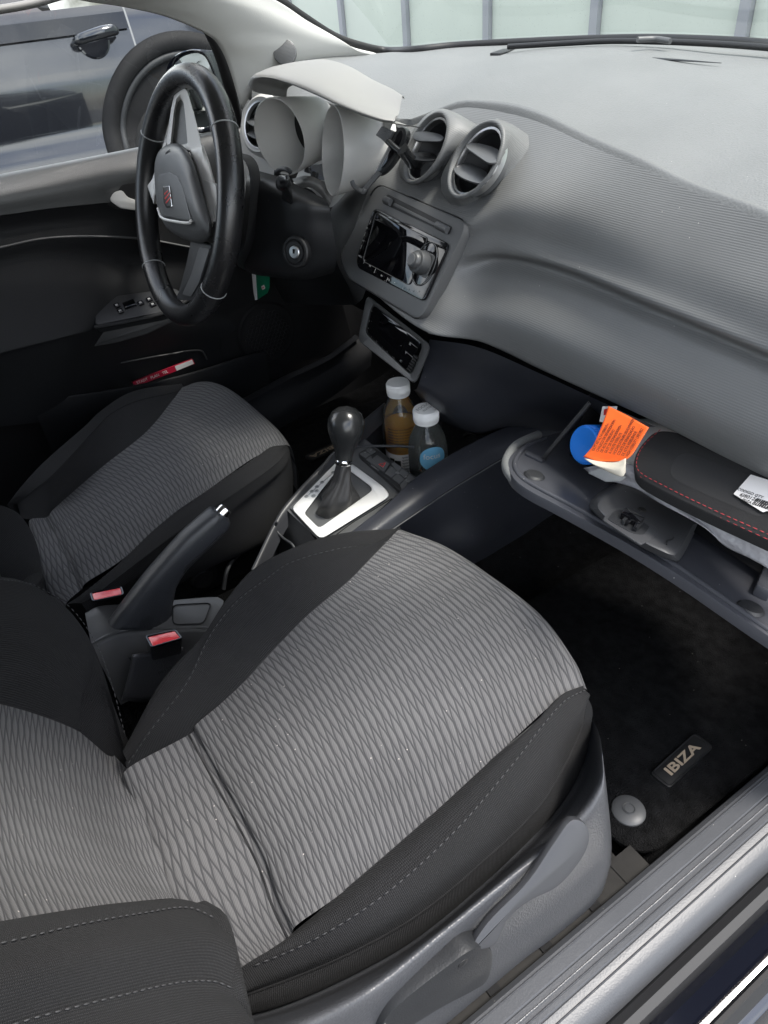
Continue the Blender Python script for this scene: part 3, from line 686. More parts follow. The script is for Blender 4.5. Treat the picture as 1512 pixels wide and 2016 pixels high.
# plastic side shield with recline / height lever, on its rail
dBr = cr(dB, 24)[::-1]
shr = cr(UX([(1187, 1490, .560), (1186, 1560, .578), (1130, 1640, .583), (1010, 1735, .586), (880, 1840, .588), (740, 1950, .59), (560, 2040, .59)]), 24)
sh = [dBr + V(-.02, 0, 0), dBr + V(.002, 0, -.001), dBr * .5 + shr * .5 + V(.002, 0, .008),
      UX([(1187, 1490, .560), (1186, 1560, .578), (1130, 1640, .583), (1010, 1735, .586), (880, 1840, .588), (740, 1950, .59), (560, 2040, .59)]),
      UX([(1203, 1640, .575), (1195, 1700, .588), (1150, 1760, .591), (1050, 1830, .592), (960, 1905, .592), (800, 2010, .592), (620, 2110, .592)]),
      UX([(1203, 1700, .565), (1180, 1765, .580), (1110, 1830, .583), (1030, 1890, .584), (940, 1965, .584), (820, 2060, .584), (640, 2160, .584)])]
shd = loft('seat_shield', sh, MT['shield'], 60, 8, seat)
lvp = mkplane(U(1060, 1735, x=.600), (.72, -.16, .62))
lvo = cr(np.array(UPL([(930, 1868), (960, 1816), (1038, 1736), (1094, 1654), (1127, 1613), (1154, 1621), (1163, 1650), (1150, 1688), (1102, 1746), (1042, 1778), (1002, 1812), (974, 1864)], lvp)), 60, True)
plate('height_lever', lvo, camside(lvp), .012, MT['lever'], seat, .0045)
pc = chaikin(np.array(UX([(925, 1872, .606), (955, 1862, .606), (972, 1872, .606), (972, 1900, .604), (962, 1935, .602), (930, 1955, .602), (870, 1985, .600), (800, 2030, .6), (740, 2050, .6), (760, 2000, .6), (820, 1950, .602), (880, 1905, .604)])), 2)
plate('lever_pivot_cover', pc, (1, -.1, .15), .02, MT['dark'], seat, .004)
nt = UX([(888, 1890, .5945), (925, 1845, .5945), (930, 1858, .5945), (905, 1892, .5945), (889, 1896, .5945)])
plate('lever_slot', np.array(nt) + V(.003, 0, 0), (1, 0, .1), .004, MT['black'], seat, 0)
lathe('pivot_bolt', [(0, .006), (.005, .005), (.006, 0)], U(905, 1886, x=.600), (1, 0, 0), MT['rubber'], seat, 16)
for xr, nm in ((.565, 'seat_rail'), (.20, 'seat_rail')):
    rl = box(nm, frame((xr, .12, .052), (0, 1, 0), (1, 0, 0)), (.58, .045, .028), MT['steel'], seat, .003)
    for k in range(7):
        box('rail_slot', frame((xr + .012, -.1 + k * .075, .0672), (0, 1, 0), (1, 0, 0)), (.014, .010, .0015), MT['black'], rl, 0)
box('rail_end', frame((.572, .418, .05), (0, 1, 0), (1, 0, 0)), (.03, .03, .035), MT['steel'], seat, .004)
box('seat_pan', frame((.36, .16, .17), (1, 0, 0), (0, 1, 0)), (.30, .40, .13), MT['black'], seat, .02)

# driver seat
st2 = thing('car_seat', 'driver seat on the far side of the handbrake', 'car seat', (-.33, .12, .02), 'front seats')
q0 = UZ([(58, 1024, .285), (70, 1065, .272), (85, 1115, .268), (100, 1165, .27), (130, 1190, .278)])
q0b = [p + V(0, -.008, -.03) for p in q0]
q1 = UZ([(92, 1018, .286), (110, 1052, .274), (130, 1095, .27), (146, 1130, .271), (160, 1160, .278)])
q1a = [p + V(0, .012, .008) for p in q1]
q2 = span((135, 976, .297), (245, 1098, .286), 5, .008)
q3 = span((205, 916, .315), (330, 1020, .305), 5, .012)
q4 = span((287, 851, .332), (410, 964, .322), 5, .018)
q5 = span((340, 788, .343), (500, 901, .334), 5, .030)
q6 = UZ([(362, 762, .338), (385, 753, .341), (412, 752, .343), (451, 768, .344), (512, 817, .342), (545, 850, .336), (562, 876, .326)])
q7 = [p + V(-.002, .012, -.035) for p in q6]; q8 = [p + V(-.002, .005, -.12) for p in q6]
ins2 = loft('cushion_insert', [q0b, q0, q1, q1a, q2, q3, q4, q5, q6, q7, q8], MT['insert'], 36, 6, st2, uvf=uv_seat())
seam_groove('fold_seam', np.array(q1) + V(0, 0, -.0006), MT['rubber'], ins2, .0016)
eL = UZ([(40, 1022, .286), (92, 1018, .286), (123, 986, .295), (205, 916, .315), (287, 851, .332), (340, 788, .343), (362, 762, .338)])
eS = UZ([(34, 992, .300), (60, 970, .318), (102, 937, .338), (184, 849, .352), (217, 816, .354), (266, 791, .352), (345, 772, .346), (362, 761, .338)])
eB = UZ([(14, 994, .305), (40, 960, .322), (84, 912, .340), (168, 838, .352), (197, 810, .352), (246, 777, .350), (287, 764, .346), (357, 756, .335)])
bl2 = loft('side_bolster', [eL, midl(eL, eS, 14, (.004, 0, -.004)), eS], MT['bolster'], 50, 6, st2)
loft('bolster_welt', [eS, eB, [p + V(-.016, .004, -.03) for p in eB], [p + V(-.02, .004, -.10) for p in eB], [p + V(-.012, .004, -.17) for p in eB]], MT['bolster'], 50, 6, bl2)
tube('piping', np.array(eS), .0011, MT['bolster'], bl2, 6, 60)
eR = UZ([(130, 1190, .278), (158, 1172, .278), (230, 1113, .284), (312, 1035, .303), (410, 965, .322), (504, 900, .334), (533, 880, .335), (562, 876, .326)])
fS = UZ([(160, 1188, .280), (184, 1174, .284), (287, 1095, .298), (395, 1016, .316), (492, 951, .328), (545, 912, .326), (560, 893, .325), (566, 880, .322)])
fP = UZ([(180, 1215, .25), (230, 1180, .25), (320, 1120, .26), (410, 1060, .27), (500, 990, .28), (560, 935, .29), (572, 905, .305), (569, 884, .318)])
fB = UZ([(230, 1240, .19), (290, 1195, .19), (348, 1152, .195), (410, 1117, .20), (492, 1080, .205), (550, 1043, .212), (572, 1005, .222), (578, 945, .26)])
br2 = loft('side_bolster', [eR, midl(eR, fS, 14, (.002, 0, .003)), fS], MT['bolster'], 50, 6, st2)
loft('bolster_side', [fS, midl(fS, fP, 14, (.004, 0, .002)), fP, fB, [p + V(-.03, 0, -.02) for p in fB]], MT['bolster'], 50, 6, br2)
tube('piping', np.array(fS), .0011, MT['bolster'], br2, 6, 60)
stitches('stitching', np.array(eR)[1:], MT['thread'], br2, lift=(.002, 0, .001), r=.0005)
loft('front_panel', [[p + V(0, .0105, -.034) for p in q6], [p + V(0, .012, -.08) for p in q6], [p + V(0, -.01, -.16) for p in q6]], MT['bolster'], 24, 4, st2)
DP = mkplane((-.33, -.075, .28), (0, .90, .42))
oD = [U(86, 1165, z=.275)] + UPL([(84, 1140), (78, 1092), (62, 1046), (37, 1012), (0, 994), (-60, 985)], shift(DP, .06))
oD2 = UPL([(60, 1200), (30, 1180), (0, 1130), (-40, 1080), (-80, 1050), (-100, 1040), (-120, 1030)], shift(DP, .01))
bD = loft('backrest_bolster', [oD2, midl(oD2, oD, 10, (0, .01, .0)), oD, [p + V(.01, -.02, -.005) for p in oD], [p + V(.012, -.10, -.03) for p in oD]], MT['bolster'], 36, 6, st2)
G = UPL([(92, 1018), (0, 1030), (-90, 1010), (-90, 1300), (60, 1300), (100, 1165)], DP)
plate('backrest_insert', G, DP[1], .03, MT['insert'], st2, .004)
box('seat_pan', frame((-.33, .13, .16), (1, 0, 0), (0, 1, 0)), (.34, .36, .12), MT['black'], st2, .02)
for xr in (-.18, -.50):
    box('seat_rail', frame((xr, .10, .062), (0, 1, 0), (1, 0, 0)), (.56, .04, .03), MT['steel'], st2, .003)
lathe('recline_wheel', [(0, .012), (.016, .012), (.02, .008), (.021, 0), (.03, 0), (.03, -.01)], U(395, 1135, x=-.155), (1, 0, 0), MT['rubber'], st2, 28)
tube('seat_cable', [U(440, 1160, x=-.1), U(448, 1120, x=-.11), U(470, 1090, x=-.13), U(500, 1070, x=-.15)], .004, MT['dark'], st2, 6, 20)

# ================================================================ DASHBOARD
dash = thing('dashboard', 'dark grey dashboard with grained upper pad and ribbed passenger side', 'dashboard', (.1, .8, .5))
far = cr(np.array(UX([(505, 150, -.62), (560, 126, -.64), (640, 112, -.645), (748, 106, -.64)]) + UZ([(902, 93, .800), (1102, 84, .800), (1256, 79, .800), (1400, 82, .80), (1512, 92, .80)]) + [V(.33, 1.10, .80), V(.64, .90, .79)]), 60)
near = cr(np.array(UY([(496, 215, .60), (560, 190, .62), (660, 200, .64), (760, 222, .64), (800, 236, .65), (850, 218, .685), (893, 201, .70), (915, 196, .70), (998, 201, .70), (1070, 221, .695), (1167, 267, .69), (1264, 308, .68), (1361, 356, .67), (1512, 410, .655), (1700, 490, .64)]) + [V(.64, .61, .73)]), 60)
innR = UY([(786, 252, .640), (815, 246, .66), (850, 230, .68), (900, 214, .69), (930, 212, .69), (1000, 223, .688), (1065, 242, .682), (1160, 286, .676), (1257, 328, .666), (1354, 373, .656), (1512, 438, .64), (1700, 515, .625)]) + [V(.64, .595, .715)]
inner = cr(np.array(UY([(496, 225, .59), (560, 200, .61), (660, 210, .63), (760, 240, .63)]) + innR), 60)
mids = [far * (1 - t) + near * t + V(0, 0, .016 * math.sin(math.pi * t)) for t in (.25, .5, .75)]
pad = loft('top_pad', [far + V(0, .03, -.03), far] + mids + [near], MT['pad'], 60, 6, dash, raw=True)
loft('pad_edge_band', [near, near * .55 + inner * .45 + V(0, 0, .002), inner + V(0, .001, -.001)], MT['padband'], 60, 4, pad, raw=True)
# faint defroster slot and seams on the pad
tube('defroster_slot', UZ([(1085, 113, .802), (1160, 113, .805), (1250, 114, .806), (1330, 118, .806), (1420, 124, .805)]), [.0008, .003, .0035, .003, .0008], MT['dark'], pad, 6, 30, flat=.5)
plate('pillar_wedge', UZ([(965, 104, .806), (990, 96, .806), (1016, 93, .806), (1000, 101, .806), (985, 105, .806)]), (0, 0, 1), .004, MT['dark'], pad, .0006)

CP = mkplane((0, .558, .690), (0, -.876, .482))          # plane of the centre stack
CPB = shift(CP, -.010)
def c_(a, b): return PL(a, b, CPB)
U_ = lambda a, b, y: U(a, b, y=y)
fp = [[U_(780, 250, .64), U_(900, 219, .685), U_(1000, 228, .686), U_(1119, 272, .677), U_(1312, 354, .658), U_(1512, 440, .638), U_(1700, 518, .623)],
      [c_(738, 345), c_(915, 415), U_(1010, 390, .592), U_(1130, 415, .617), U_(1310, 490, .614), U_(1512, 578, .597), U_(1700, 658, .582)],
      [c_(712, 410), c_(898, 468), U_(1000, 462, .585), U_(1112, 492, .606), U_(1300, 568, .595), U_(1512, 658, .580), U_(1700, 738, .565)],
      [c_(702, 436), c_(882, 500), U_(984, 497, .580), U_(1103, 522, .597), U_(1292, 600, .586), U_(1512, 693, .573), U_(1700, 775, .558)],
      [c_(695, 465), c_(868, 535), U_(975, 512, .590), U_(1095, 535, .608), U_(1290, 615, .598), U_(1512, 708, .585), U_(1700, 790, .570)],
      [c_(698, 500), c_(855, 575), U_(965, 556, .573), U_(1088, 580, .589), U_(1286, 663, .578), U_(1512, 759, .565), U_(1700, 842, .55)],
      [c_(710, 535), c_(844, 620), U_(950, 622, .550), U_(1073, 662, .560), U_(1285, 764, .555), U_(1512, 872, .545), U_(1700, 962, .533)],
      [c_(722, 566), c_(838, 652), U_(942, 668, .548), U_(1062, 722, .564), U_(1288, 826, .563), U_(1512, 942, .556), U_(1700, 1040, .544)],
      [c_(722, 568) + V(0, .03, -.004), c_(838, 656) + V(0, .02, -.005), U_(942, 674, .548) + V(0, .012, -.004), U_(1062, 728, .564) + V(0, .012, -.004), U_(1288, 833, .563) + V(0, .012, -.004), U_(1512, 949, .556) + V(0, .012, -.004), U_(1700, 1050, .544) + V(0, .012, -.004)]]
fpG = [cr(np.array(innR), 80)] + [cr(r, 80) for r in fp[1:]]
panel = loft('front_panel', fpG, MT['dash'], 80, 9, dash, raw=True)
tube('panel_seam', np.array(fp[7])[1:] + V(0, .004, -.003), .0016, MT['plastic'], panel, 6, 70)
# side of the centre stack towards the driver
cside = loft('centre_side', [[(np.asarray(U_(782, 243, .640))), c_(738, 345), c_(712, 410), c_(695, 465), c_(700, 510), c_(722, 566)],
    [U_(760, 270, .655), U_(712, 360, .600), U_(688, 420, .588), U_(672, 480, .566), U_(682, 530, .548), U_(716, 582, .536)],
    [U_(735, 295, .68), U_(670, 390, .635), U_(647, 425, .62), U_(655, 470, .60), U_(668, 520, .585), U_(712, 590, .57)],
    [U_(735, 295, .74), U_(668, 392, .74), U_(643, 430, .74), U_(648, 480, .74), U_(660, 530, .74), U_(700, 600, .74)]], MT['plastic'], 40, 6, dash)
tube('side_stripe', UY([(722, 368, .592), (705, 410, .582), (690, 450, .570), (676, 500, .556)]), .003, MT['dark'], cside, 6, 30, flat=.5)  # dark stripe down the driver side of the stack

# lower dark trim under the panel, towards the tunnel
lowG = [[U_(846, 668, .545), U_(942, 684, .548), U_(1062, 735, .56), U_(1160, 780, .565), U_(1290, 840, .57)],
        [U_(835, 720, .54), U_(930, 745, .565), U_(1040, 790, .60), U_(1120, 815, .63), U_(1200, 850, .66)],
        [U_(822, 762, .535), U_(880, 810, .565), U_(940, 845, .605), U_(1010, 838, .66), U_(1090, 850, .72)],
        [U_(815, 768, .60), U_(860, 822, .64), U_(935, 856, .68), U_(1005, 848, .76), U_(1080, 860, .80)]]
loft('lower_trim', lowG, MT['navy'], 40, 6, dash)
plate('knee_panel', [(-.66, .62, .56), (-.10, .64, .56), (-.10, .80, .30), (-.66, .80, .30)], (0, -1, .1), .02, MT['black'], dash, .004)
loft('column_surround', [[U_(480, 300, .62), U_(520, 330, .62), U_(600, 360, .62), U_(650, 405, .63)], [U_(470, 420, .60), U_(520, 450, .60), U_(600, 470, .61), U_(668, 510, .62)], [U_(460, 560, .62), U_(530, 590, .64), U_(620, 600, .66), U_(700, 600, .66)]], MT['dark'], 20, 5, dash)
loft('end_panel', [[U(480, 190, x=-.64), U(500, 200, x=-.62), U(560, 195, x=-.56)], [U(470, 300, x=-.64), U(500, 310, x=-.60), U(540, 330, x=-.5)], [U(470, 420, x=-.64), U(500, 420, x=-.60), U(540, 440, x=-.5)]], MT['cluster'], 12, 4, dash)
# glovebox cavity
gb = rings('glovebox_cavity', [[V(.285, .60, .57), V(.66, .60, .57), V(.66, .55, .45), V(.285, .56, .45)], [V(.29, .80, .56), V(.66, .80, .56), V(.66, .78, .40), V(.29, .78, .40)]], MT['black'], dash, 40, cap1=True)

# round air vents
def vent(label, c, n, R, hood=None, vanes=(), ref=None, m=None):
    n = nrm(n); v = thing('air_vent', label, 'air vent', tuple(c), 'round air vents in the dashboard')
    if hood is not None:
        u = nrm(np.cross(n, (0, 0, 1))); w_ = np.cross(n, u)
        hd = np.array(hood)
        k = 48; H = resample(hd, k)
        ang = [math.atan2(np.dot(p - c, w_), np.dot(p - c, u)) for p in H]
        def circ(r, h): return np.array([c + (math.cos(a) * u + math.sin(a) * w_) * r + n * h for a in ang])
        L = [H - n * .03 + (H - H.mean(0)) * .04, H - n * .006 + (H - H.mean(0)) * .015, H, H * .55 + circ(R + .010, .004) * .45 + n * .004, circ(R + .008, .006), circ(R + .005, .0085), circ(R + .0025, .0075), circ(R + .001, .002)]
        G = np.array(L); link('hood', grid_mesh(G, True), m or MT['dash'], v)
    else:
        lathe('bezel', [(R + .014, -.02), (R + .012, -.002), (R + .006, .004), (R + .001, .002)], c, n, m or MT['cluster'], v, 48)
    lathe('ring', [(R + .0015, .001), (R + .0005, .0035), (R - .002, .003), (R - .003, .0), (R - .003, -.01)], c, n, MT['satin'], v, 48)
    lathe('duct', [(R - .003, -.004), (R - .008, -.016), (R * .5, -.028), (.004, -.030)], c, n, MT['rubber'], v, 40)
    lathe('inner_ring', [(R - .003, -.010), (R - .0055, -.011), (R - .006, -.018)], c, n, MT['plastic'], v, 40)
    for pts, m_ in vanes:
        plate('vane', chaikin(np.array(pts), 2), (0, -.25, .97), .0022, m_, v, .0007)
    return v
def hplane(z, tilt=.25): return mkplane((0, .58, z), (0, -tilt, 1))
n2 = V(-.113, -.801, .588); c2 = V(.073, .59, .748)
hood2 = UY([(868, 352, .585), (868, 376, .577), (882, 398, .572), (905, 405, .573), (940, 388, .585), (985, 345, .606), (1018, 310, .630), (1036, 285, .648), (1034, 262, .662), (1008, 244, .675), (980, 233, .680), (950, 240, .676), (925, 265, .66), (895, 305, .625)])
v2p = [(UPL([(913, 287), (925, 281), (945, 281), (986, 294), (982, 308), (978, 319), (962, 322), (940, 306)], hplane(.757)), MT['plastic']),
       (UPL([(890, 332), (900, 322), (918, 318), (960, 337), (960, 350), (957, 361), (935, 360), (905, 348)], hplane(.738)), MT['plastic'])]
vent('round twin vent farther from the phone holder, with two grey leaf vanes', c2, n2, .0400, hood2, v2p)
n1 = V(-.144, -.816, .559); c1 = V(-.041, .60, .746)
hood1 = [PL(a, b, mkplane(c1 - nrm(n1) * .012, (-.05, -.80, .58))) for a, b in ((786, 335), (788, 352), (806, 366), (830, 362), (868, 338), (905, 300), (924, 262), (920, 238), (898, 222), (874, 213), (848, 222), (822, 248), (798, 290))]
v1p = [(UPL([(812, 268), (815, 260), (838, 257), (876, 266), (870, 278), (845, 278), (818, 277)], hplane(.757)), MT['dark']),
       (UPL([(800, 306), (810, 300), (848, 298), (862, 307), (858, 315), (835, 317), (808, 313)], hplane(.738)), MT['dark'])]
vent('round twin vent that the phone holder is clipped to', c1, n1, .0400, hood1, v1p)
n3 = V(.3, -.85, .35); c3 = V(-.543, .589, .73)
vL = [(UPL([(476, 232), (500, 230), (522, 240), (520, 252), (500, 250)], hplane(.735)), MT['plastic']), (UPL([(474, 255), (500, 252), (522, 262), (520, 275), (498, 272)], hplane(.718)), MT['plastic'])]
vent('round vent behind the steering wheel near the driver door', c3, n3, .0385, None, vL)

# ================================================================ INSTRUMENT CLUSTER
cl = thing('instrument_cluster', 'pale instrument hood over two deep round dial tubes', 'instrument cluster', (-.26, .56, .75))
lip = UY([(490, 168, .52), (498, 152, .515), (527, 150, .51), (560, 157, .505), (607, 174, .505), (662, 200, .51), (710, 220, .52), (752, 234, .535), (777, 238, .55)])
lipb = UY([(505, 182, .525), (507, 163, .52), (527, 155, .515), (560, 162, .51), (607, 180, .51), (662, 205, .515), (710, 226, .525), (752, 240, .54), (777, 242, .553)])
topm = UY([(494, 160, .55), (508, 143, .55), (548, 132, .55), (592, 136, .55), (640, 152, .55), (690, 178, .56), (735, 200, .57), (770, 212, .58), (786, 222, .58)])
back = UY([(500, 156, .60), (520, 138, .60), (560, 126, .605), (611, 118, .61), (642, 118, .615), (684, 131, .62), (730, 157, .625), (770, 176, .62), (792, 190, .61)])
under = [p + V(0, .05, -.014) for p in lipb]
loft('hood', [under, lipb, lip, [p * .72 + q * .28 + V(0, 0, .002) for p, q in zip(cr(lip, 20), cr(topm, 20))], topm, back, [p + V(0, .004, -.004) for p in back]], MT['white'], 60, 6, cl)
plate('hood_end', [lipb[-1], lip[-1], topm[-1], back[-1], back[-1] - V(0, .01, .012)], (1, -.3, 0), .002, MT['white'], cl, 0)
wall = loft('shroud', [UY([(590, 200, .60), (650, 205, .61), (720, 228, .61), (774, 242, .60)]), UY([(590, 260, .60), (640, 280, .62), (700, 300, .62), (752, 290, .60)]), UY([(590, 330, .585), (640, 340, .60), (690, 350, .60), (715, 340, .585)]), UY([(570, 372, .56), (610, 372, .56), (648, 408, .565), (665, 398, .57)])], MT['cluster'], 24, 5, cl)
def dial(c, n, R, back_n, L):
    n = nrm(n); u = nrm(np.cross(n, (0, 0, 1))); w_ = np.cross(n, u); a = np.arange(56) / 56 * 2 * np.pi
    def circ(cc, r): return np.array([cc + r * (math.cos(t) * u + math.sin(t) * w_) for t in a])
    bn = nrm(back_n)
    t = link('dial_tube', grid_mesh(np.array([circ(c + bn * L, R * .80), circ(c + bn * L * .5, R * .92), circ(c, R + .0012), circ(c + n * .001, R + .0004), circ(c + n * .001, R - .0006), circ(c, R - .0012), circ(c + bn * L * .5, R * .88), circ(c + bn * L, R * .74)]), True), MT['cluster'], cl)
    f = link('dial_face', grid_mesh(np.array([circ(c + bn * L * .86, R * .80), circ(c + bn * L * .86, R * .4), circ(c + bn * L * .86, .001)]), True), MT['screen'], t)
    return t
dial(V(-.320, .519, .745), (.309, -.95, -.035), .0535, (-.10, .98, .02), .075)
dial(V(-.195, .541, .736), (-.238, -.956, .174), .0576, (.10, .98, -.05), .085)
plate('display', UY([(610, 325, .58), (640, 322, .58), (642, 355, .57), (612, 352, .57)]), (0, -1, .2), .004, MT['gloss'], cl, .001)
dt = loft('lower_trim', [UY([(575, 352, .545), (605, 346, .55), (640, 360, .55), (655, 382, .55)]), UY([(582, 362, .535), (610, 357, .535), (636, 372, .535), (652, 398, .545)]), UY([(590, 372, .535), (612, 370, .535), (632, 385, .535), (648, 408, .545)])], MT['white'], 24, 4, cl)
for a in ((606, 335), (620, 344)):
    box('trip_button', frame(U(*a, y=.556), (1, 0, 0), (0, .3, 1)), (.014, .008, .006), MT['plastic'], cl, .0015)

# ================================================================ RADIO
radio = thing('car_radio', 'black glossy car radio with round knob set in the centre of the dash', 'car radio', tuple(PL(800, 480, CP)))
RP = CP
outl = [(752, 364), (918, 434), (838, 612), (818, 622), (690, 540), (676, 500)]
plate_px('surround', [(742, 362), (921, 438), (828, 632), (686, 548), (668, 505)], shift(RP, .000), .016, MT['plastic'], radio, .018, .0015, 6)
tube('surround_gap', roundpoly(UPL([(742, 362), (921, 438), (828, 632), (686, 548), (668, 505), (742, 362)][:5], shift(RP, -.004)), .018, 6), .0018, MT['rubber'], radio, 6)
gl = plate_px('faceplate', [(736, 408), (884, 480), (834, 594), (703, 527), (702, 505)], shift(RP, .0035), .006, MT['gloss'], radio, .010, .0012, 6)
plate_px('screen', [(741, 417), (842, 468), (806, 562), (714, 514)], shift(RP, .0045), .002, MT['screen'], radio, .007, .0003, 6)
# slot above with its two end caps
plate_px('disc_slot', [(763, 382), (890, 446), (884, 462), (753, 400)], shift(RP, .0008), .002, MT['rubber'], radio, .003, .0002)
plate_px('slot_door', [(776, 399), (860, 441), (858, 446), (773, 404)], shift(RP, .0016), .002, MT['plastic'], radio, .001, .0002)
for a, b in (((758, 393), (770, 399)), ((860, 443), (882, 454))):
    tube('slot_button', UPL([a, b], shift(RP, .0025)), .0048, MT['plastic'], radio, 10, 6)
kc = PL(836, 520, shift(RP, .0045))
u_k = nrm(PL(880, 480, RP) - PL(736, 408, RP)); 
plate('knob_panel', [kc + u_k * (.020 * math.cos(a)) + np.cross(RP[1], u_k) * (.027 * math.sin(a)) for a in np.linspace(0, 2 * math.pi, 40, endpoint=False)], RP[1], .004, MT['gloss'], radio, .0012)
plate('knob_cross', roundpoly([kc + RP[1] * .0012 + u_k * a + np.cross(RP[1], u_k) * b for a, b in ((-.014, -.015), (.014, -.015), (.015, .015), (-.014, .015))], .006, 5), RP[1], .002, MT['plastic'], radio, .0008)
tube('knob_ring', np.array([kc + RP[1] * .0005 + u_k * (.0205 * math.cos(a)) + np.cross(RP[1], u_k) * (.0275 * math.sin(a)) for a in np.linspace(0, 2 * math.pi, 44)]), .0006, MT['knobgrey'], radio, 6)
so_ = roundpoly(UPL([(741, 417), (842, 468), (806, 562), (714, 514)], shift(RP, .0048)), .007, 6)
tube('screen_outline', np.vstack([so_, so_[:1]]), .0005, MT['knobgrey'], radio, 5)
kb = lathe('knob', [(.0, .0225), (.0075, .0225), (.0092, .0215), (.0102, .0195), (.0108, .0165), (.0135, .0155), (.0142, .013), (.0142, .002)], kc, RP[1], MT['knobgrey'], radio, 36, 50)
lathe('knob_cap', [(.0, .0236), (.0068, .0236), (.0076, .0228)], kc, RP[1], MT['plastic'], kb, 30)
# legends: ticks and key names along the left and lower rim
frr = lambda px, off=.0052: frame(PL(*px, shift(RP, off)), u_k, np.cross(RP[1], u_k))
for px, s in (((722, 449), 'CD'), ((715, 474), 'AM'), ((709, 505), 'MEDIA'), ((728, 524), 'FM'), ((751, 543), 'PH'), ((765, 551), 'VOL')):
    text('key_legend', s, frr(px), .0034, MT['legend'], radio, .0001)
for px in ((729, 437), (718, 461), (711, 486), (717, 515), (738, 533), (762, 550)):
    box('key_tick', frr(px), (.0006, .006, .0003), MT['legend'], radio, 0)
for i, px in enumerate(((777, 557), (793, 567), (802, 570), (811, 573), (822, 574))):
    text('preset_legend', str(i + 1), frr(px), .0034, MT['legend'], radio, .0001)

# ================================================================ CLIMATE CONTROL
KP = mkplane(U(780, 665, y=.517), (0, -.93, .36))
cc = thing('climate_control', 'small glossy climate control panel in a grey recess below the radio', 'climate control', tuple(U(780, 665, y=.517)))
ou = [(722, 580), (850, 680), (818, 758), (704, 670)]
inn = [(733, 596), (837, 680), (811, 741), (718, 655)]
def rp_(l, pl, r): return roundpoly(UPL(l, pl), r, 6)
rings('bezel', [rp_(ou, shift(KP, -.03), .012), rp_(ou, shift(KP, .004), .012), rp_([(x + (775 - x) * .03, y + (668 - y) * .03) for x, y in ou], shift(KP, .007), .011), rp_(inn, shift(KP, .005), .010), rp_([(x + (775 - x) * .06, y + (668 - y) * .06) for x, y in inn], shift(KP, -.010), .009)], MT['plastic'], cc, 72)
fcc = plate_px('faceplate', [(733, 600), (829, 672), (802, 728), (722, 652), (721, 640)], shift(KP, -.006), .006, MT['gloss'], cc, .006, .001, 5)
plate_px('screen', [(738, 607), (803, 655), (786, 696), (731, 646), (730, 636)], shift(KP, -.0052), .002, MT['screen'], cc, .006, .0003, 6)
uc = nrm(PL(829, 672, KP) - PL(733, 600, KP)); frk = lambda px, off=-.0046: frame(PL(*px, shift(KP, off)), uc, np.cross(KP[1], uc))
for px in ((814, 679), (806, 698)): box('key_split', frk(px), (.020, .0006, .0003), MT['legend'], cc, 0)
for px, s in (((807, 677), '▲'), ((799, 694), '▼'), ((789, 711), 'AC'), ((774, 705), 'OFF'), ((762, 693), '21'), ((752, 685), '3'), ((741, 673), '22'), ((731, 664), '1'), ((727, 632), 'A'), ((725, 646), 'o'), ((732, 612), 'o')):
    if s in '▲▼':
        f_ = frk(px); k = 1 if s == '▲' else -1
        plate('key_symbol', [f_[0] + f_[1] * a + f_[2] * b for a, b in ((-.0022, -.0015 * k), (.0022, -.0015 * k), (0, .002 * k))], KP[1], .0004, MT['legend'], cc, 0)
    else: text('key_legend', s, frk(px), .0042, MT['legend'], cc, .0001)
for k in range(6):
    box('cooling_slot', frame(PL(821 - k * 2.6, 703 + k * 5, shift(KP, -.003)), uc, np.cross(KP[1], uc)), (.010, .0022, .006), MT['rubber'], cc, 0)

# ================================================================ STEERING WHEEL AND COLUMN
wc, wnn = V(-.384, .368, .672), nrm(V(.02, -.943, .33))
WP = mkplane(wc, wnn)
wu = nrm(np.cross(V(0, 0, 1), wnn)) * -1; wv = np.cross(wnn, wu) * 1
if wv[2] < 0: wv = -wv
wheel = thing('steering_wheel', 'black leather steering wheel with pale spokes and grey airbag hub', 'steering wheel', tuple(wc))
def wp(a, r, h=0): return wc + r * (math.cos(a) * wu + math.sin(a) * wv) + wnn * h
RW = .1730
def rim_arc(name, a0, a1, m, rmin=.0172):
    A = np.linspace(a0, a1, 60); G = []
    for a in A:
        rad = math.cos(a) * wu + math.sin(a) * wv; ring = []
        for t in np.arange(18) / 18 * 2 * np.pi:
            ring.append(wc + rad * (RW + rmin * 1.0 * math.cos(t)) + wnn * rmin * 1.12 * math.sin(t))
        G.append(ring)
    return link(name, grid_mesh(np.array(G), True), m, wheel)
# photo angles of the four leather joints
def ang_px(x, y):
    p = PL(x, y, WP) - wc; return math.atan2(np.dot(p, wv), np.dot(p, wu))
ja = sorted([ang_px(292, 247), ang_px(443, 252), ang_px(301, 527), ang_px(420, 568)])
js = ja + [ja[0] + 2 * math.pi]
for a0, a1 in zip(js[:-1], js[1:]): rim_arc('rim', a0 + .004, a1 - .004, MT['leather'])
for a in ja:
    c = wp(a, RW); rad = nrm(c - wc); t = np.linspace(0, 2 * np.pi, 22)
    tube('joint_seam', np.array([c + rad * .0171 * math.cos(k) + wnn * .0171 * 1.12 * math.sin(k) for k in t]), .0011, MT['grey'], wheel, 6)
def W(l, off=0): return UPL(l, shift(WP, off))
# stitching round the inside of the rim
st_in = np.array([wp(a, RW - .0165, -.004) for a in np.linspace(ja[1] - 3.9, ja[1] - .6, 60)])
stitches('rim_stitching', st_in, MT['thread'], wheel, L=.004, gap=.003, r=.0007, lift=(0, 0, 0))
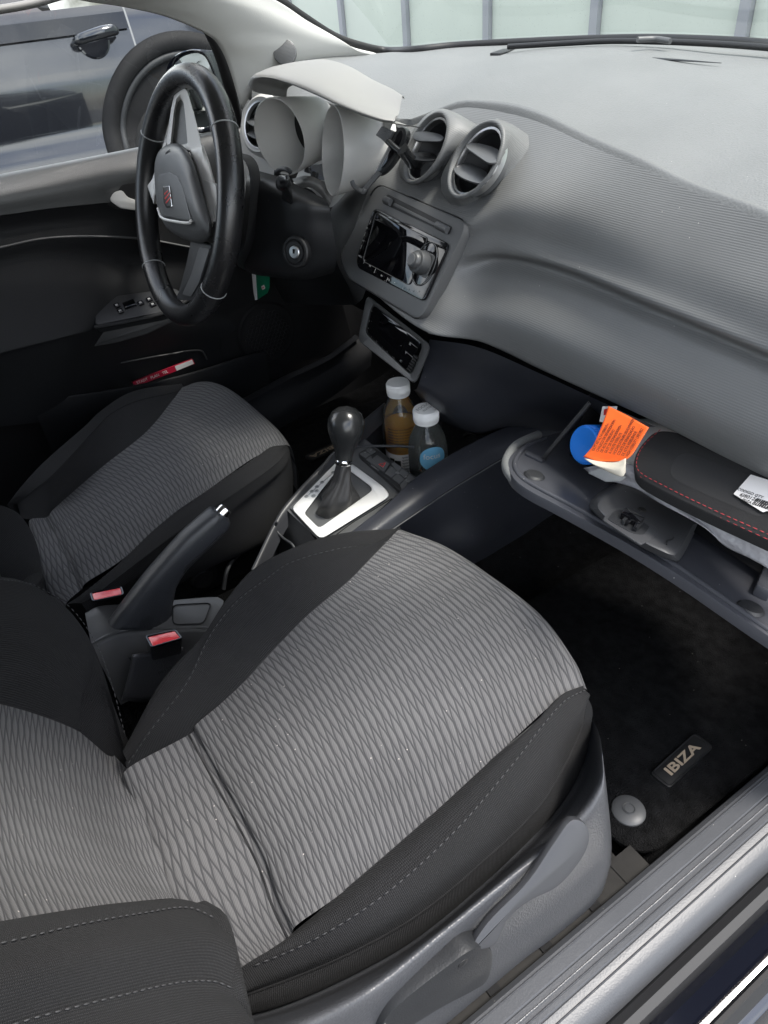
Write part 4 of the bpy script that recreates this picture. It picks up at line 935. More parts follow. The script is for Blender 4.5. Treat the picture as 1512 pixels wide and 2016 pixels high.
# pale upper spoke: frame with a ribbed dark inset
rings('upper_spoke', [W([(326, 292), (336, 215), (343, 182), (354, 170), (368, 176), (382, 222), (399, 290), (372, 300), (345, 294)], -.014),
                      W([(328, 290), (337, 215), (344, 182), (354, 171), (367, 177), (381, 222), (397, 288), (372, 296), (345, 292)], .002),
                      W([(335, 286), (342, 220), (347, 195), (354, 186), (361, 192), (366, 225), (372, 284), (356, 288), (344, 286)], .001),
                      W([(341, 284), (346, 222), (350, 203), (355, 197), (361, 202), (364, 225), (369, 282), (356, 285), (346, 284)], -.008)], MT['silver'], wheel, 64)
plate_px('spoke_inset', [(338, 292), (345, 222), (350, 200), (355, 194), (362, 199), (366, 225), (371, 290)], shift(WP, -.007), .004, MT['dash'], wheel, 0, 0)
rings('side_spoke', [W([(372, 292), (400, 284), (412, 318), (426, 370), (430, 400), (424, 425), (418, 448), (404, 420), (390, 350)], -.016), W([(373, 293), (399, 286), (410, 320), (424, 371), (428, 400), (422, 424), (418, 444), (405, 418), (391, 350)], .004),
                     W([(379, 300), (397, 292), (404, 322), (412, 355), (418, 395), (417, 420), (416, 436), (408, 412), (396, 350)], .007)], MT['silver'], wheel, 60, cap1=True)
plate_px('spoke_lip', [(396, 352), (424, 362), (427, 396), (420, 440), (410, 420)], shift(WP, .009), .006, MT['silver'], wheel, .006, .001)
rings('side_spoke', [W([(326, 268), (331, 268), (328, 290), (308, 310), (296, 350), (288, 362), (300, 408), (310, 400), (316, 300)], -.012), W([(320, 290), (326, 300), (310, 350), (306, 380), (303, 402), (290, 366), (300, 352), (312, 312)], .004), W([(318, 300), (318, 306), (306, 350), (303, 375), (302, 394), (294, 368), (302, 352), (312, 318)], .006)], MT['silver'], wheel, 60, cap1=True)
plate_px('lower_spoke', [(376, 470), (416, 482), (400, 540), (384, 592), (345, 590), (352, 572), (366, 520)], shift(WP, -.006), .018, MT['dark'], wheel, .006, .002)
plate_px('spoke_face', [(392, 486), (412, 490), (392, 556), (376, 584), (358, 580), (376, 540)], shift(WP, -.004), .004, MT['plastic'], wheel, .006, .001)
# airbag cushion
ab = [(303, 344), (305, 312), (317, 290), (342, 280), (362, 286), (382, 316), (392, 348), (408, 405), (420, 448), (414, 476), (382, 480), (328, 454), (308, 408)]
cxy = (355, 375)
def sc_(l, k): return [(cxy[0] + (x - cxy[0]) * k, cxy[1] + (y - cxy[1]) * k) for x, y in l]
def wl(l, off): return chaikin(np.array(W(l, off)), 2)
hub = rings('airbag_cover', [wl(ab, -.035), wl(ab, .004), wl(sc_(ab, .97), .016), wl(sc_(ab, .90), .024), wl(sc_(ab, .75), .029), wl(sc_(ab, .4), .033), wl(sc_(ab, .02), .034)], MT['dash'], wheel, 72, cap1=True, deg=80)
hub.data.materials[0] = MT['plastic']
shl = [(308, 357), (312, 344), (331, 339), (349, 347), (359, 368), (375, 430), (372, 436), (318, 424), (311, 408)]
sh_o = plate_px('hub_shield', shl, shift(WP, .0345), .006, MT['plastic'], wheel, .004, .0016, 5)
tube('shield_rim', np.array(W([(311, 410), (318, 428), (345, 436), (373, 439), (376, 434)], .0352)), .0022, MT['silver'], wheel, 8, 24)
bdg = plate_px('emblem', [(320, 367), (333, 365), (338, 402), (338, 408), (327, 409), (322, 398)], shift(WP, .0365), .003, MT['chrome'], wheel, .002, .0006, 4)
plate_px('emblem_field', [(322, 369), (332, 367), (336.5, 402), (336.5, 406), (328, 407), (324, 397)], shift(WP, .0369), .001, MT['dark'], bdg, .002, .0002, 4)
for l in ([(323, 381), (330, 374), (330.6, 376), (323.5, 384)], [(324, 390), (334, 378), (334.6, 380.5), (325, 393)], [(326, 398), (335.4, 387), (335.8, 389.5), (327, 401)]):
    plate_px('emblem_stroke', l, shift(WP, .0373), .0006, MT['redprint'], bdg, .0006, .0001, 3)
text('airbag_lettering', 'AIRBAG', frame(PL(330, 300, shift(WP, .0262)), nrm(PL(333, 296, WP) - PL(323, 304, WP)), wv), .006, MT['rubber'], wheel, .0002)

colm = thing('steering_column', 'black steering column shroud with ignition lock and stalk behind the wheel', 'steering column', (-.30, .47, .6))
shr = [UY([(498, 335, .50), (515, 338, .50), (560, 352, .495), (600, 372, .50), (640, 392, .52)]),
       UY([(486, 352, .455), (512, 358, .45), (556, 372, .45), (600, 390, .46), (647, 402, .485)]),
       UY([(480, 410, .44), (508, 418, .435), (556, 436, .438), (605, 440, .455), (654, 440, .485)]),
       UY([(474, 470, .44), (500, 478, .436), (556, 492, .44), (610, 495, .458), (662, 495, .49)]),
       UY([(466, 515, .445), (500, 530, .442), (540, 538, .445), (600, 545, .465), (660, 528, .50)]),
       UY([(470, 525, .50), (500, 540, .49), (540, 546, .49), (600, 551, .51), (655, 538, .54)])]
loft('column_shroud', shr, MT['dark'], 40, 7, colm)
loft('column_neck', [UY([(470, 300, .47), (498, 310, .47), (512, 345, .455), (508, 418, .44), (500, 478, .44), (480, 530, .45)]), UY([(455, 300, .42), (480, 315, .42), (492, 350, .41), (490, 420, .40), (482, 480, .40), (468, 520, .41)])], MT['dark'], 24, 6, colm)
ic, in_ = V(-.217, .471, .605), nrm(V(.45, -.85, .25))
ic = U(582, 496, y=.437)
lathe('lock_collar', [(.0225, -.006), (.0222, .001), (.0205, .003), (.0175, .0035), (.0165, .001), (.0150, .0005), (.0145, .003), (.0095, .0035), (.0085, .001)], ic, in_, MT['rubber'], colm, 40)
lk = lathe('lock_barrel', [(.0088, -.002), (.0088, .0036), (.0078, .0046), (.0, .0048)], ic, in_, MT['satin'], colm, 32)
ui = nrm(np.cross(in_, (0, 0, 1)))
box('key_slot', frame(ic + in_ * .0048, V(.2, 0, 1), ui), (.008, .0022, .0012), MT['black'], lk, .0003)
plate('stalk_slot', UY([(551, 395, .4425), (580, 400, .449), (578, 441, .449), (545, 436, .442)]), (.2, -1, .1), .004, MT['black'], colm, .001)
stalk = loft('stalk', [chaikin(np.array(UY(l)), 2) for l in (
    [(560, 380, .452), (576, 382, .455), (577, 432, .45), (551, 430, .45)], [(553, 352, .43), (574, 354, .435), (576, 388, .44), (556, 390, .44)],
    [(546, 345, .41), (572, 345, .41), (573, 378, .415), (545, 376, .415)], [(545, 343, .398), (572, 343, .398), (572, 376, .402), (541, 375, .40)], [(552, 350, .393), (566, 350, .393), (566, 368, .395), (550, 368, .395)])], MT['knob'], 24, 3, colm, closed=True, cap=True)
tube('stalk_collar', UY([(546, 338, .404), (553, 333, .402), (566, 334, .402), (573, 340, .404)]), .003, MT['dark'], stalk, 8, 12)
plate('stalk_switch', UY([(551, 357, .3935), (562, 357, .3935), (562, 371, .396), (550, 371, .396)]), (.2, -1, .2), .003, MT['gloss'], stalk, .0006)

card = thing('service_card', 'small green and white oil service tag hanging below the steering column', 'card', tuple(U(515, 560, y=.50)))
plate('card_back', UY([(495, 530, .505), (503, 532, .50), (506, 560, .50), (507, 590, .50), (502, 591, .50), (499, 575, .503)]), (.3, -1, 0), .001, MT['whitepaper'], card, .0002)
cf = UY([(503, 531, .4995), (530, 540, .4995), (530, 566, .4995), (526, 577, .4995), (507, 590, .4995)])
plate('card_face', cf, (0, -1, 0), .0008, MT['green'], card, .0002)
cfr = frame(U(518, 566, y=.4985), nrm(U(527, 562, y=.5) - U(510, 572, y=.5)), (0, 0, 1))
plate('card_band', roundpoly([cfr[0] + cfr[1] * a + cfr[2] * b for a, b in ((-.0085, -.0035), (.0085, -.0035), (.0085, .0035), (-.0085, .0035))], .002, 4), (0, -1, 0), .0004, MT['whitepaper'], card, 0)
text('card_lettering', 'Castrol', (cfr[0], cfr[1], cfr[2], V(0, -1, 0)), .0046, MT['redprint'], card, .0001, off=(0, 0, .0003))

# ================================================================ PHONE HOLDER on the vent
ph = thing('phone_holder', 'empty black phone holder clipped to the left twin vent', 'phone holder', tuple(U(775, 300, y=.56)))
HP = mkplane(U(775, 298, y=.545), (-.62, -.76, .2))
pa, pb = PL(797, 262, HP), PL(742, 340, HP)
hn = camside(HP)
dcs = nrm(pa - pb); dcp = np.cross(hn, dcs)
cdisc = (pa + pb) / 2; L2 = np.linalg.norm(pa - pb) / 2
HP = mkplane(U(770, 298, y=.545), (.35, -.88, .32)); hn = camside(HP)
plate('cradle_back', chaikin(np.array(UPL([(782, 250), (796, 249), (801, 262), (796, 280), (778, 312), (760, 336), (744, 347), (737, 342), (739, 330), (758, 298), (772, 268)], HP)), 2), hn, .012, MT['knob'], ph, .003)
plate('cradle_pad', chaikin(np.array(UPL([(785, 258), (793, 257), (792, 272), (776, 303), (756, 328), (748, 332), (758, 310), (774, 282)], shift(HP, .001))), 2), hn, .002, MT['gloss'], ph, .0006)
plate_px('upper_jaw', [(739, 266), (751, 248), (771, 257), (759, 280)], shift(HP, .006), .010, MT['plastic'], ph, .001, .001)
tube('jaw_arm', UPL([(755, 268), (772, 286), (786, 298)], shift(HP, .002)), .0042, MT['knob'], ph, 8, 8)
tube('ball_arm', [PL(788, 290, HP), U(798, 303, y=.565), U(812, 320, y=.585)], [.009, .0075, .0085], MT['knob'], ph, 12, 10)
tube('clip_fork', [U(806, 312, y=.58), U(824, 324, y=.60)], .0065, MT['knob'], ph, 10, 5)
plate_px('lower_arm', [(742, 336), (750, 341), (716, 380), (709, 375)], shift(HP, .001), .003, MT['plastic'], ph, 0, .0006)
tube('lower_jaw', UPL([(693, 357), (697, 366), (706, 373), (715, 378), (718, 372)], shift(HP, .004)), .0032, MT['plastic'], ph, 8, 16)

# ================================================================ CENTRE CONSOLE
con = thing('center_console', 'dark centre console between the seats with silver selector frame and switch row', 'console', (-.0, .4, .1))
ZS = .300
# slightly tilted top plane
SP = mkplane((0, .40, ZS), (0, -.12, 1))
so = [(573, 1001), (631, 1063), (769, 977), (757, 960), (700, 918), (672, 900)]
si = [(599, 1011), (626, 1038), (633, 1037), (733, 966), (730, 958), (703, 938), (672, 915)]
rings('selector_frame', [roundpoly(UPL(so, shift(SP, -.012)), .010, 6), roundpoly(UPL(so, shift(SP, .000)), .010, 6), roundpoly(UPL([(660 + (x - 660) * .985, 972 + (y - 972) * .985) for x, y in so], shift(SP, .0025)), .010, 6),
                         roundpoly(UPL([(662 + (x - 662) * 1.03, 975 + (y - 975) * 1.03) for x, y in si], shift(SP, .0025)), .006, 6), roundpoly(UPL(si, shift(SP, .0005)), .006, 6), roundpoly(UPL(si, shift(SP, -.02)), .006, 6)], MT['alu'], con, 84)
su = nrm(PL(757, 960, SP) - PL(674, 902, SP)); sf = nrm(PL(674, 902, SP) - PL(573, 1001, SP))
for px, s in (((656, 930), 'P'), ((634, 949), 'R'), ((624, 958), 'N'), ((614, 967), 'D'), ((603, 977), 'S'), ((617, 976), '-'), ((623, 966), '+')):
    o = PL(*px, shift(SP, .003)); f_ = frame(o, -sf, su)
    f2 = (o, nrm(su), nrm(np.cross(camside(SP), su)), camside(SP))
    plate('gate_mark', [o + f2[1] * .0036 * math.cos(t) + f2[2] * .0036 * math.sin(t) for t in np.linspace(0, 6.283, 14, endpoint=False)], camside(SP), .001, MT['grey'], con, 0)
    text('gate_letter', s, (o, f2[1], f2[2], f2[3]), .0055, MT['ink'], con, .0001, off=(0, 0, .0003))
tube('gate_line', UPL([(655, 932), (634, 950), (603, 978)], shift(SP, .0028)), .0006, MT['grey'], con, 5, 8)
# black front cheek and body under the frame
loft('console_cheek', [UPL([(571, 1000), (600, 1032), (632, 1066), (700, 1024), (772, 980)], shift(SP, -.002)), [p + V(.0, -.03, -.06) for p in UPL([(571, 1000), (600, 1032), (632, 1066), (700, 1024), (772, 980)], SP)], [p + V(0, -.05, -.18) for p in UPL([(571, 1000), (600, 1032), (632, 1066), (700, 1024), (772, 980)], SP)]], MT['dark'], 40, 4, con)
loft('console_deck', [UPL([(560, 1000), (600, 962), (640, 926), (672, 896), (698, 874), (718, 864)], shift(SP, -.004)), UPL([(640, 1075), (690, 1048), (740, 1010), (775, 980), (800, 966), (826, 949)], shift(SP, -.004))], MT['plastic'], 24, 6, con)
# switch row
bp_ = UPL([(704, 893), (731, 877), (822, 941), (792, 970)], shift(SP, .004))
plate('switch_panel', roundpoly(bp_, .004, 4), camside(SP), .01, MT['dark'], con, .001)
keys = [((707, 893), (718, 886.5), (730, 895), (719, 902)), ((718, 886), (729, 879.5), (741, 888), (730, 894.5)),
        ((731, 902), (742, 894), (768, 912), (757, 930), (753, 926)), ((719, 903), (730, 896), (732, 903), (752, 918), (756, 930)),
        ((757, 931), (768, 916), (778, 922), (783, 930), (770, 940)), ((769, 912), (776, 909), (792, 920), (784, 930)),
        ((771, 941), (783, 931), (797, 943), (786, 953)), ((784, 930), (792, 921), (805, 931), (797, 942)), ((787, 954), (797, 944), (804, 949), (795, 965), (790, 963)), ((798, 943), (806, 932), (818, 942), (804, 950))]
for k in keys: plate_px('switch_key', [(sum(x for x, _ in k) / len(k) * .07 + x * .93, sum(y for _, y in k) / len(k) * .07 + y * .93) for x, y in k], shift(SP, .0058), .003, MT['plastic'], con, .0012, .0005, 3)
bfr = lambda px: (PL(*px, shift(SP, .0063)), su, nrm(np.cross(camside(SP), su)), camside(SP))
hz_ = bfr((753, 915))
for R_, m_, e in ((.0072, 'redprint', .0003), (.0045, 'plastic', .0005)):
    plate('hazard_symbol', [hz_[0] + hz_[1] * R_ * math.cos(t) + hz_[2] * R_ * math.sin(t) + hz_[3] * e for t in (math.pi / 2, math.pi * 7 / 6, math.pi * 11 / 6)], hz_[3], .0004, MT[m_], con, 0)
for R_, m_, e in ((.0078, 'legend', .0001),):
    plate('hazard_border', [hz_[0] + hz_[1] * R_ * math.cos(t) + hz_[2] * R_ * math.sin(t) + hz_[3] * e for t in (math.pi / 2, math.pi * 7 / 6, math.pi * 11 / 6)], hz_[3], .0004, MT[m_], con, 0)
for px, s, z in (((738, 921), 'PASS AIR BAG OFF', .0026), ((782, 931), 'ESP', .0050), ((802, 947), 'AUX', .0052), ((718, 891), 'P', .005), ((730, 886), 'A', .005), ((800, 938), 'o', .005)):
    text('key_legend', s, bfr(px), z, MT['legend'], con, .0001)
# padded side rims and walls of the tunnel
rimR = [UZ([(640, 1100, .290), (712, 1040, .300), (765, 999, .312), (817, 950, .324), (860, 920, .330), (907, 891, .335), (955, 866, .34), (1000, 845, .345), (1070, 815, .352), (1135, 792, .36), (1180, 776, .37)])]
inR = [p + V(-.010, 0, -.006) for p in rimR[0]]; inR2 = [p + V(-.013, 0, -.06) for p in rimR[0]]
edR = UZ([(670, 1110, .275), (771, 1041, .292), (817, 1010, .300), (880, 967, .308), (940, 930, .314), (1000, 896, .320), (1060, 872, .326), (1130, 845, .333), (1200, 820, .34), (1250, 800, .345), (1300, 780, .35)])
loft('side_rim', [inR2, inR, rimR[0], [(np.asarray(a) + b) / 2 + V(.004, 0, .004) for a, b in zip(rimR[0], edR)], edR], MT['navy'], 60, 5, con)
wlow = UZ([(720, 1200, .10), (800, 1160, .095), (860, 1140, .092), (900, 1125, .09), (945, 1104, .09), (990, 1078, .09), (1040, 1050, .09), (1085, 1022, .09), (1150, 985, .09), (1220, 945, .09), (1280, 910, .09)])
edR_ = [p + V(.0015, 0, -.001) for p in edR]
wmid = midl(edR_, wlow, 24, (.0, 0, 0)); 
for i, p in enumerate(wmid):
    wmid[i] = p + V(.030 * math.exp(-((p[1] - .55) / .07) ** 2) + .004, 0, 0)
loft('tunnel_wall', [edR_, midl(edR_, wmid, 24, (-.004, 0, 0)), wmid, midl(wmid, wlow, 24, (.004, 0, .0)), wlow], MT['navy'], 60, 6, con)
tube('wall_seam', np.array(edR_), .0012, MT['plastic'], con, 6, 60)
rimL = UZ([(498, 1125, .26), (553, 1014, .285), (590, 968, .295), (622, 934, .30), (660, 895, .31), (690, 866, .318), (720, 830, .325), (760, 796, .33)])
loft('side_rim', [[p + V(.012, 0, -.02) for p in rimL], rimL, [p + V(-.010, 0, -.006) for p in rimL], [p + V(-.02, 0, -.05) for p in rimL], [p + V(-.025, 0, -.2) for p in rimL]], MT['lever'], 40, 5, con)
# bottle well floor and back
plate('bottle_tray', [(-.16, .50, .188), (.05, .50, .188), (.06, .76, .188), (-.16, .76, .188)], (0, 0, 1), .01, MT['black'], con, .002)
loft('well_back', [UY([(700, 868, .60), (745, 830, .66), (800, 800, .70), (870, 800, .70)]), UY([(705, 895, .56), (745, 870, .62), (800, 850, .68), (870, 850, .7)])], MT['dark'], 12, 3, con)
tube('well_clip', UY([(915, 858, .66), (925, 852, .66), (938, 856, .66)]), .004, MT['steel'], con, 6, 8)
# rear deck round the handbrake
dk = UZ([(168, 1210, .272), (195, 1196, .275), (240, 1192, .275), (330, 1185, .272), (425, 1178, .270), (440, 1185, .27)])
dk2 = UZ([(180, 1268, .262), (215, 1250, .265), (265, 1240, .266), (340, 1237, .266), (400, 1236, .264), (430, 1240, .26)])
loft('rear_deck', [[p + V(-.03, 0, -.10) for p in dk], [p + V(-.006, 0, -.012) for p in dk], dk, midl(dk, dk2, 12, (0, 0, .001)), dk2, [p + V(.008, 0, -.006) for p in dk2], [p + V(.014, 0, -.04) for p in dk2], [p + V(.016, 0, -.16) for p in dk2]], MT['plastic'], 30, 5, con)
tr = UZ([(338, 1190, .2735), (418, 1186, .2715), (402, 1228, .268), (340, 1231, .2685)])
rings('tray_recess', [roundpoly(tr, .008, 5), roundpoly([p * .96 + np.mean(tr, axis=0) * .04 + V(0, 0, .001) for p in tr], .008, 5), roundpoly([p * .9 + np.mean(tr, axis=0) * .1 - V(0, 0, .022) for p in tr], .008, 5)], MT['dark'], con, 40, cap1=True)
tube('deck_lip', np.array(dk2), .0022, MT['plastic'], con, 6, 30)
loft('deck_shelf', [UZ([(225, 1270, .235), (262, 1305, .225), (275, 1330, .215)]), UZ([(280, 1268, .235), (300, 1290, .225), (330, 1300, .215)]), UZ([(400, 1250, .235), (430, 1240, .225), (440, 1250, .215)])], MT['dark'], 16, 5, con)
loft('deck_pocket', [UX([(262, 1290, .075), (330, 1283, .075), (400, 1262, .075)]), UX([(254, 1330, .075), (320, 1325, .075), (400, 1300, .075)]), UX([(240, 1380, .075), (300, 1380, .075), (400, 1330, .075)])], MT['shield'], 16, 4, con, thick=.003)

# gear lever
gl_ = thing('gear_lever', 'black ball topped gear lever with chrome collar and leather boot', 'gear lever', tuple(PL(672, 975, SP)))
kc = U(681, 838, y=.415); axk = nrm(kc - (PL(668, 1000, SP) + V(0, 0, -.01)))
kk = [( .0, .0265), (.012, .024), (.020, .0175), (.0242, .008), (.0250, 0), (.0240, -.008), (.021, -.017), (.0168, -.026), (.0138, -.035), (.0122, -.045), (.0115, -.052), (.0, -.053)]
kk = [(r * 1.1, h * (1.1 if h > -.03 else 1)) for r, h in kk]
knob = lathe('knob', kk, kc, axk, MT['knob'], gl_, 40, 60)
tube('knob_seam', [kc + axk * h + nrm(np.cross(axk, (0, 1, .4))) * (r + .0002) for r, h in kk[4:11]], .0007, MT['rubber'], knob, 5, 24)
lathe('collar', [(.0118, -.050), (.0128, -.0515), (.0132, -.054), (.0128, -.057), (.0118, -.059)], kc, axk, MT['chrome'], gl_, 36)
top = kc - axk * .058
u1 = nrm(np.cross(axk, (0, 1, 0))); v1 = np.cross(axk, u1); a_ = np.arange(48) / 48 * 2 * np.pi
bo = resample(roundpoly(UPL(si, shift(SP, -.003)), .006, 6), 48); bc = bo.mean(0)
bang = np.array([math.atan2(np.dot(p - bc, v1), np.dot(p - bc, u1)) for p in bo])
def bring(c, r): return np.array([c + r * (math.cos(t) * u1 + math.sin(t) * v1) for t in bang])
G = [bring(top, .0112), bring(top - axk * .012, .0118), bring(top - axk * .03, .0145), bring(top - axk * .05 + V(0, -.004, 0), .0215) * .75 + bo * .25, bring(top - axk * .062 + V(0, -.006, .0), .024) * .42 + (bo * .8 + bc * .2 + V(0, 0, -.012)) * .58, bo * .88 + bc * .12 + V(0, 0, -.012), bo]
G = crs(np.array(G), 5)
for i in range(len(G)):
    s = i / (len(G) - 1)
    for j in range(48): G[i, j] += nrm(G[i, j] - G[i].mean(0)) * .0028 * math.sin(5 * bang[j] + 9 * s) * math.sin(math.pi * s)
link('boot', grid_mesh(G, True), MT['boot'], gl_)

# handbrake
hb = thing('handbrake', 'dark grey handbrake lever with chrome button pulled up beside the red buckles', 'handbrake', tuple(U(280, 1225, x=.03)))
hbp = [(214, 1228), (240, 1194), (287, 1134), (330, 1085), (361, 1051), (395, 1022), (417, 1004), (428, 1004), (450, 1019), (446, 1032), (432, 1050), (400, 1080), (368, 1110), (354, 1128), (343, 1150), (338, 1185), (333, 1230)]
hp3 = np.array(UX([(a, b, .03) for a, b in hbp])); hc = hp3.mean(0)
def hl(k, dx):
    ctr = cr(UX([(275, 1225, .03), (310, 1150, .03), (360, 1090, .03), (433, 1012, .03)]), 40)
    out = []
    for p in resample(hp3, 90):
        q = ctr[np.argmin(np.linalg.norm(ctr - p, axis=1))]; out.append(q + (p - q) * k + V(dx, 0, 0))
    return np.array(out)
rings('lever_body', [hl(.3, -.0155), hl(.72, -.0145), hl(.92, -.011), hl(1, -.005), hl(1, .005), hl(.92, .011), hl(.72, .0145), hl(.3, .0155)], MT['grip'], hb, 90, cap0=True, cap1=True, deg=70)
ha = nrm(U(436, 1003, x=.03) - U(400, 1043, x=.03)); hcen = (U(418, 1005, x=.03) + U(450, 1020, x=.03)) / 2
bt = lathe('release_button', [(.0095, -.006), (.0095, .009), (.0085, .0115), (.0, .012)], hcen, ha, MT['chrome'], hb, 28)
lathe('button_collar', [(.0105, -.010), (.0125, -.004), (.0120, .001), (.0098, .0015)], hcen, ha, MT['grip'], hb, 28)
tube('lever_seam', UX([(441, 1048, .0452), (400, 1088, .046), (372, 1112, .0462), (362, 1128, .0462)]), .0008, MT['rubber'], hb, 5, 24)

# buckles
def buckle(label, topq, z, dn, m2):
    T = UZ([(a, b, z) for a, b in topq]); c = np.mean(T, axis=0)
    t = thing('seat_belt_buckle', label, 'seat belt buckle', tuple(c), 'seat belt buckles beside the handbrake')
    up = V(0, 0, 1)
    o = np.array(T); cp_ = np.mean(np.array(topq, float), axis=0); D_ = U(cp_[0] + dn[0], cp_[1] + dn[1], y=c[1]) - c
    rings('housing', [roundpoly(list(o + D_), .003, 4), roundpoly(list(o * 1.0 + D_ * .03), .003, 4), roundpoly(list(o * .97 + c * .03 + V(0, 0, .0015)), .003, 4), roundpoly(list(o * .88 + c * .12 + V(0, 0, .0015)), .002, 4), roundpoly(list(o * .86 + c * .14 - V(0, 0, .003)), .002, 4)], MT['gloss'], t, 48, cap1=True)
    q = o * .85 + c * .15; n_ = (q[0] * .88 + q[3] * .12, q[1] * .88 + q[2] * .12)
    bt = plate('button', roundpoly([n_[0], n_[1], q[2], q[3]], .002, 4), up, .004, MT['red'], t, .001)
    for v in bt.data.vertices: v.co.z += .0016
    e = nrm(q[2] - q[3])
    text('lettering', 'PRESS', ((n_[0] + n_[1] + q[2] + q[3]) / 4 + V(0, 0, .0017), e, nrm(np.cross(up, e)), up), .006, MT['redprint'], t, .0001)
    box('tongue_slot', frame((q[0] + q[1] + n_[0] + n_[1]) / 4 - V(0, 0, .001), e, np.cross(up, e)), (np.linalg.norm(q[1] - q[0]) * .7, .002, .002), MT['black'], t, 0)
    return t
bk = buckle('nearer red and black seat belt buckle against the passenger cushion', [(285, 1253), (347, 1240), (361, 1257), (297, 1276)], .325, (4, 95), None)
text('size_mark', 'PRESS', frame(U(325, 1320, x=.135), (0, 1, 0), (0, 0, 1)), .007, MT['dark'], bk, .0002)
buckle('farther red and black seat belt buckle between the handbrake and the driver cushion', [(176, 1168), (241, 1155), (246, 1171), (181, 1185)], .30, (2, 60), None)

# cable over the tunnel
cab = thing('charging_cable', 'thin dark charging cable looping past the gear lever to the bottles', 'cable', tuple(U(650, 905, z=.32)))
tube('cable_run', [U(815, 880, z=.335), U(770, 878, z=.335), U(700, 880, z=.333), U(660, 890, z=.325), U(640, 912, z=.315), U(628, 932, z=.31)], .0022, MT['cable'], cab, 8, 60)
tube('cable_tail', [U(545, 1028, z=.285), U(542, 1040, z=.275), U(556, 1058, z=.265), U(575, 1072, z=.26), U(585, 1090, z=.25)], .0022, MT['cable'], cab, 8, 40)

# bottles
def bottle(label, cpx, dist, H, liquid, lm, R, rc):
    ct = CAM + ray(*cpx) / F_PX * dist; b0 = V(ct[0], ct[1], ct[2] - H)
    t = thing('drink_bottle', label, 'bottle', tuple(b0), 'drink bottles in the console well')
    prof = [(.0, .002), (R - .006, .0), (R - .0015, .004), (R, .012), (R, .05), (R - .0008, .055), (R, .06), (R, H - .075), (R - .001, H - .065), (R * .89, H - .052), (R * .7, H - .038), (.0165, H - .028), (.0145, H - .022), (.0145, H - .006)]
    lathe('shell', prof, b0, (0, 0, 1), MT['bottle'], t, 44, 60)
    cp = lathe('cap', [(rc - .0004, H - .022), (rc, H - .020), (rc, H - .002), (rc - .0012, H), (.012, H + .0006), (.0, H + .0006)], b0, (0, 0, 1), MT['cap'], t, 48)
    multi('cap_ribs', [tube_mesh([b0 + V(rc * math.cos(a), rc * math.sin(a), H - .018), b0 + V(rc * math.cos(a), rc * math.sin(a), H - .003)], .0006, 5) for a in np.arange(60) / 60 * 6.283], MT['cap'], cp, kind='stuff')
    lathe('drink', [(.0, .003), (R - .004, .003), (R - .0025, .014), (R - .0025, liquid), (.0, liquid)], b0, (0, 0, 1), lm, t, 40, 60)
    return t, b0, H
def band(name, b0, R, z0, z1, a0, a1, m, par):
    A = np.linspace(a0, a1, 24); G = np.array([[b0 + V(R * math.cos(a), R * math.sin(a), z) for a in A] for z in (z0, z1)])
    return link(name, grid_mesh(G), m, par)
def curved_text(name, s, b0, R, z, a0, size, m, par, sx=1.0):
    f = (V(0, 0, 0), V(1, 0, 0), V(0, 1, 0), V(0, 0, 1)); o = text(name, s, f, size, m, None, .0001, sx=sx)
    for v in o.data.vertices:
        x, y, h = v.co; a = a0 + x / R; r = R + h; v.co = (b0[0] + r * math.cos(a), b0[1] + r * math.sin(a), b0[2] + z + y)
    o.parent = par; q = par; off = Vector((0, 0, 0))
    while q is not None: off += q.location; q = q.parent
    o.location = -off; return o
t1, b1, H1 = bottle('half full bottle of amber drink behind the clear bottle', (783, 752), 1.19, .200, .125, MT['juice'], .0305, .0195)
av = math.atan2(CAM[1] - b1[1], CAM[0] - b1[0])
lw = band('paper_label', b1, .0308, .030, .075, av - 1.5, av + 1.5, MT['whitepaper'], t1)
band('label_stripe', b1, .0309, .020, .031, av - 1.5, av + 1.5, MT['orange'], t1)
for k, (a, z, w_, h_) in enumerate(((-.7, .045, .010, .018), (-.35, .04, .012, .022), (-.5, .025, .016, .008))): band('label_print', b1, .0310, z + .012 - h_ / 2, z + .012 + h_ / 2, av + a - w_ / .066, av + a + w_ / .066, MT['ink'], lw)
for k in range(6): curved_text('label_text', 'ingredients water fruit', b1, .0310, .070 - k * .006, av + .35, .0055, MT['ink'], lw, .55)
for k in range(7): curved_text('fine_print', 'vitamin water drink focus fruit extract', b1, .0308, .125 - k * .0055, av + .1, .005, MT['ink'], t1, .75)
t2, b2_, H2 = bottle('nearly empty clear bottle with blue round label and FOCUS cap', (838, 804), 1.135, .195, .06, MT['water'], .0325, .0205)
av = math.atan2(CAM[1] - b2_[1], CAM[0] - b2_[0])
dsc = []
for rr in np.linspace(0.0001, .0225, 5): dsc.append([b2_ + V(.0328 * math.cos(av + .25 + rr * math.cos(t) / .0328), .0328 * math.sin(av + .25 + rr * math.cos(t) / .0328), .119 + rr * math.sin(t)) for t in np.arange(40) / 40 * 6.2832])
dk_ = link('round_label', grid_mesh(np.array(dsc), True), MT['labelblue'], t2)
curved_text('label_number', 'focus', b2_, .0331, .124, av + .2, .014, MT['whitepaper'], dk_)
for k in range(9): curved_text('fine_print', 'nutrition values per 100 ml energy', b2_, .0328, .072 - k * .0052, av + .05, .005, MT['ink'], t2, .6)
ud = nrm(V(-.25, 1, 0)); capz = b2_ + V(0, 0, H2 + .0008)
for s, o_ in (('FOCUS', .006), ('WATER', -.004)):
    f_ = (capz + V(0, 0, .0002), ud, nrm(np.cross((0, 0, 1), ud)), V(0, 0, 1))
    text('cap_lettering', s, f_, .009 if s == 'FOCUS' else .0065, MT['grey'], t2, .0001, off=(0, o_, 0))

